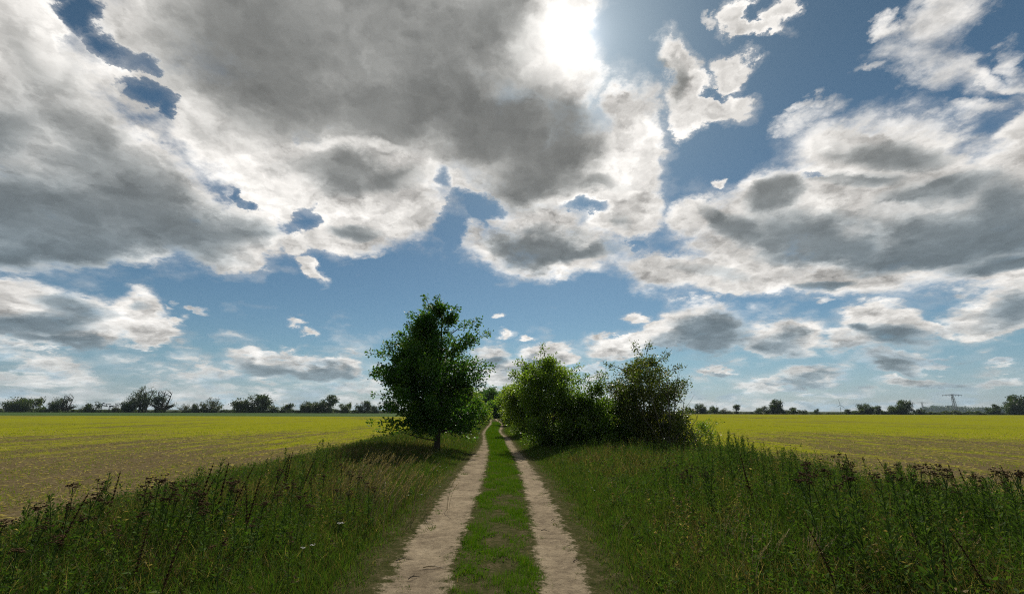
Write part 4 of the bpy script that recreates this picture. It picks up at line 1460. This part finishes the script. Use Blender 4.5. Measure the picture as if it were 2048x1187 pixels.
def make_yarrow(seed, head='petal'):
    r = np.random.default_rng(seed)
    st, pts = stalk_mesh(1.0, r, 0.5, r.uniform(-0.1, 0.1), 0.004)
    hd = Soup()
    for k in range(14):
        c = pts[-1] + np.array([r.normal(0, 0.022), r.normal(0, 0.022), r.normal(0, 0.008)])
        st.tube(np.array([pts[-2], (pts[-2] + c) / 2 + (0, 0, -.01), c]), [0.002, 0.0015, 0.001], 0.5, 4)
        n = 9
        az = np.linspace(0, 2 * np.pi, n) + r.random()
        hd.kites(np.tile(c, (n, 1)), np.stack([np.cos(az), np.sin(az), np.full(n, 0.25)], 1), 0.012, 0.008, r.uniform(0, 1, n))
    return (('stem', st, 'spire'), ('flower_head', hd, head))


MADE = {}


def plant(kind, maker, variant, loc, height, rz, label, cat, group):
    key = (kind, variant)
    if key not in MADE:
        MADE[key] = [(nm, s.build(nm, M[mt], link=False).data) for nm, s, mt in maker(variant)]
    root = empty(kind, loc, rz, (height * 0.9 + 0.1, height * 0.9 + 0.1, height))
    tag(root, label, cat, group, 'thing')
    for nm, me in MADE[key]:
        o = bpy.data.objects.new(nm, me)
        COL.objects.link(o)
        o.parent = root


r = np.random.default_rng(314)


def top_at(px, py, height, fallback=12.0):
    """ground spot of a plant of this height whose tip the photograph shows at (px, py)"""
    g = ground_at(px, py, height)
    return Vector((g.x, g.y, 0.0))


GT, GS = 'brown flowering tansy stalks', 'tall mugwort stalks'
LT = 'dried tansy with flat brown heads, left verge, below '
RT = 'dried tansy with flat brown heads, right verge, below '
for (px, py, hh) in ((30, 1038, .75), (60, 1050, .7), (150, 1005, .8), (165, 1030, .75), (155, 962, .9), (172, 972, .9), (185, 990, .85), (205, 1000, .8), (300, 958, .95), (318, 956, .95), (335, 960, .9), (350, 975, .9), (362, 966, .95), (375, 985, .85), (385, 992, .8),
                     (270, 990, .8), (285, 988, .8), (355, 992, .8), (330, 994, .8), (290, 1022, .75), (395, 1010, .75), (420, 1012, .8), (455, 960, .9), (470, 975, .8), (450, 968, .9), (545, 943, .9), (520, 1000, .8), (575, 968, .8), (590, 960, .8), (640, 960, .75),
                     (650, 948, .8), (690, 930, .8), (700, 945, .8), (715, 955, .75), (742, 968, .7), (600, 990, .75), (480, 1025, .75), (455, 1080, .7), (590, 1072, .6), (700, 985, .6), (680, 975, .65), (745, 990, .5), (735, 975, .6), (235, 1060, .7), (120, 1075, .7),
                     (90, 1010, .8), (40, 1090, .7), (560, 985, .7), (620, 1010, .65), (500, 1050, .65)):
    plant('tansy_plant', make_tansy, int(r.integers(10)), top_at(px + r.normal(0, 3), py, hh), hh, r.uniform(0, 6.28), LT + under(px), 'tansy', GT)
for k in range(36):
    px = (1620, 1640, 1668, 1690, 1735, 1785, 1800, 1828, 1850, 1862, 1880, 1905, 1945, 1998, 2020, 2040)[k % 16] + r.normal(0, 9)
    py = np.interp(px, [1600, 1700, 1800, 1900, 2048], [922, 906, 924, 936, 934]) + abs(r.normal(0, 24))
    hh = r.uniform(0.75, 1.1)
    plant('tansy_plant', make_tansy, int(r.integers(10)), top_at(px, py, hh), hh, r.uniform(0, 6.28), RT + under(px), 'tansy', GT)
for k in range(14):
    px, py, hh = r.uniform(1330, 1420), r.uniform(930, 950), r.uniform(0.6, 0.75)
    plant('tansy_plant', make_tansy, int(r.integers(10)), top_at(px, py, hh), hh, r.uniform(0, 6.28), RT + under(px), 'tansy', GT)
LS = 'dark mugwort stalk on the left verge below '
RS = 'leafy mugwort stalk on the right verge below '
RM = 'leafy mugwort stalk midway along the crest of the right verge'
RH = 'tallest mugwort stalk of the dense clump just right of the sprawling shrub'
for (px, py, hh) in ((218, 945, 1.0), (205, 962, .9), (128, 985, .9), (398, 935, 1.05), (402, 932, 1.0), (449, 915, 1.15), (440, 950, .9), (470, 955, .85), (500, 958, .8), (535, 915, .9), (577, 895, 1.0), (585, 905, .95), (605, 910, 1.0), (612, 925, .9),
                     (630, 895, .95), (642, 882, 1.0), (648, 878, 1.05), (655, 884, 1.0), (662, 888, .95), (670, 890, .9), (636, 890, 1.0), (520, 990, .8), (575, 985, .8), (540, 930, .8), (690, 893, .8), (700, 900, .7), (320, 985, .85), (60, 1000, .9)):
    plant('mugwort_plant', make_spire, int(r.integers(10)), top_at(px, py, hh), hh, r.uniform(0, 6.28), LS + under(px), 'mugwort', GS)
for k in range(105):
    px = r.uniform(1395, 2048)
    py = np.interp(px, [1395, 1460, 1530, 1620, 1700, 1800, 1900, 2048], [868, 860, 885, 905, 908, 924, 936, 940]) + abs(r.normal(0, 26)) - 2
    hh = r.uniform(0.65, 1.15) if px > 1500 else r.uniform(0.8, 1.3)
    plant('mugwort_plant', make_spire, int(r.integers(10)), top_at(px, py, hh), hh, r.uniform(0, 6.28), RS + under(px), 'mugwort', GS)
for (px, py, hh) in ((125, 985, .95), (128, 1000, .8), (395, 940, 1.0), (446, 922, 1.1), (400, 925, 1.1), (501, 952, .95), (505, 968, .85), (520, 985, .8), (572, 905, 1.05), (578, 900, 1.05), (602, 912, 1.0), (284, 1035, .8), (340, 1060, .75), (225, 940, 1.0),
                     (470, 930, 1.0), (548, 912, 1.0), (1488, 905, 1.1), (1500, 930, 1.0), (1905, 925, 1.05), (1935, 935, 1.0), (1700, 905, 1.05), (1790, 915, 1.0), (2020, 930, 1.0), (1655, 1040, .8), (1850, 1080, .8), (1960, 1060, .8)):
    plant('dock_plant', make_dock, int(r.integers(6)), top_at(px, py, hh), hh, r.uniform(-0.5, 0.5) + (0 if px < 1024 else 3.0), 'thin dark dock stalk with seed whorls, ' + ('left' if px < 1024 else 'right') + ' verge, below ' + under(px), 'dock', 'dark seeding dock stalks')
for k in range(26):
    px, py, hh = r.normal(1460, 22), r.uniform(866, 900), r.uniform(0.9, 1.15)
    plant('mugwort_plant', make_spire, int(r.integers(10)), top_at(px, py, hh), hh, r.uniform(0, 6.28), RH, 'mugwort', GS)
for k in range(80):
    px, py, hh = r.normal(760, 52), r.uniform(892, 950), r.uniform(0.6, 0.9)
    plant('grass_tuft', make_dry_grass, int(r.integers(5)), top_at(px, py, hh), hh, r.uniform(-0.4, 0.4), 'tuft of pale dry grass with drooping seed heads before the lone tree', 'grass tuft', 'dry grass tufts before the lone tree')
for k in range(16):
    px, py, hh = r.choice([1480, 1520, 1180, 1230, 1600, 1900]) + r.normal(0, 25), r.uniform(960, 1060), r.uniform(0.5, 0.7)
    plant('grass_tuft', make_dry_grass, int(r.integers(5)), top_at(px, py, hh), hh, r.uniform(-0.4, 0.4), 'tuft of pale dry grass among the right verge weeds', 'grass tuft', 'dry grass tufts on the right verge')
for (px, py, hh) in ((670, 1046, .55), (681, 1045, .55), (815, 990, .35), (843, 988, .35), (836, 955, .35), (868, 935, .35), (875, 940, .35), (880, 932, .35), (892, 934, .35), (842, 952, .35), (878, 972, .3), (625, 1088, .5), (600, 1095, .5),
                     (1152, 925, .35), (1178, 942, .35), (1832, 1020, .6), (1830, 1040, .6), (1185, 975, .3), (1190, 980, .3)):
    plant('yarrow_flower', make_yarrow, int(r.integers(4)), top_at(px, py, hh), hh, r.uniform(0, 6.28), 'white yarrow flower head on a thin stem among the weeds', 'flower', 'white yarrow flowers')

# twigs and clods on the sand
for (px, py, L, az, lab) in ((808, 1124, .20, 0.5, 'short dark twig lying on the left wheel track'), (1091, 1065, .13, 0.1, 'thin dark twig lying on the middle of the right wheel track'), (1155, 1126, .14, 0.7, 'dark twig at the outer edge of the right wheel track'),
                             (828, 1160, .16, 0.9, 'dark twig on the left wheel track nearest the camera'), (872, 1140, .30, 0.05, 'long faint straw across the left wheel track'), (1107, 1044, .08, 0.3, 'stubby dark twig farthest up the right wheel track')):
    w = Soup()
    d = np.array([math.cos(az), math.sin(az), 0])
    pts = np.array([d * L * (t - .5) + np.array([0, 0, 0.006 + 0.012 * math.sin(5 * t)]) for t in np.linspace(0, 1, 6)])
    w.tube(pts, np.linspace(0.006, 0.002, 6), 0.3, 5)
    w.tube(np.array([pts[2], pts[2] + d * L * 0.12 + (0, L * 0.15, 0.02)]), [0.003, 0.001], 0.3, 4)
    o = w.build('twig', M['oak_bark'] if 'straw' not in lab else M['straw'])
    g = ground_at(px, py)
    o.location = (g.x, g.y, 0.03)
    tag(o, lab, 'twig')

# ------------------------------------------------------------------ summer haze
hz = mesh_np('haze', [(x, y, z) for z in (-1.0, 150.0) for y in (-300.0, 3700.0) for x in (-4200.0, 4200.0)],
             [(0, 2, 3, 1), (4, 5, 7, 6), (0, 1, 5, 4), (2, 6, 7, 3), (0, 4, 6, 2), (1, 3, 7, 5)])
m = bpy.data.materials.new('haze')
m.use_nodes = True
m.node_tree.nodes.clear()
S.tree = m.node_tree
pv = m.node_tree.nodes.new('ShaderNodeVolumePrincipled')
pv.inputs['Color'].default_value = (0.66, 0.84, 1.0, 1)
pv.inputs['Density'].default_value = 0.00009
pv.inputs['Anisotropy'].default_value = 0.2
mo = m.node_tree.nodes.new('ShaderNodeOutputMaterial')
m.node_tree.links.new(pv.outputs[0], mo.inputs['Volume'])
hz.data.materials.append(m)
tag(hz, kind='stuff')
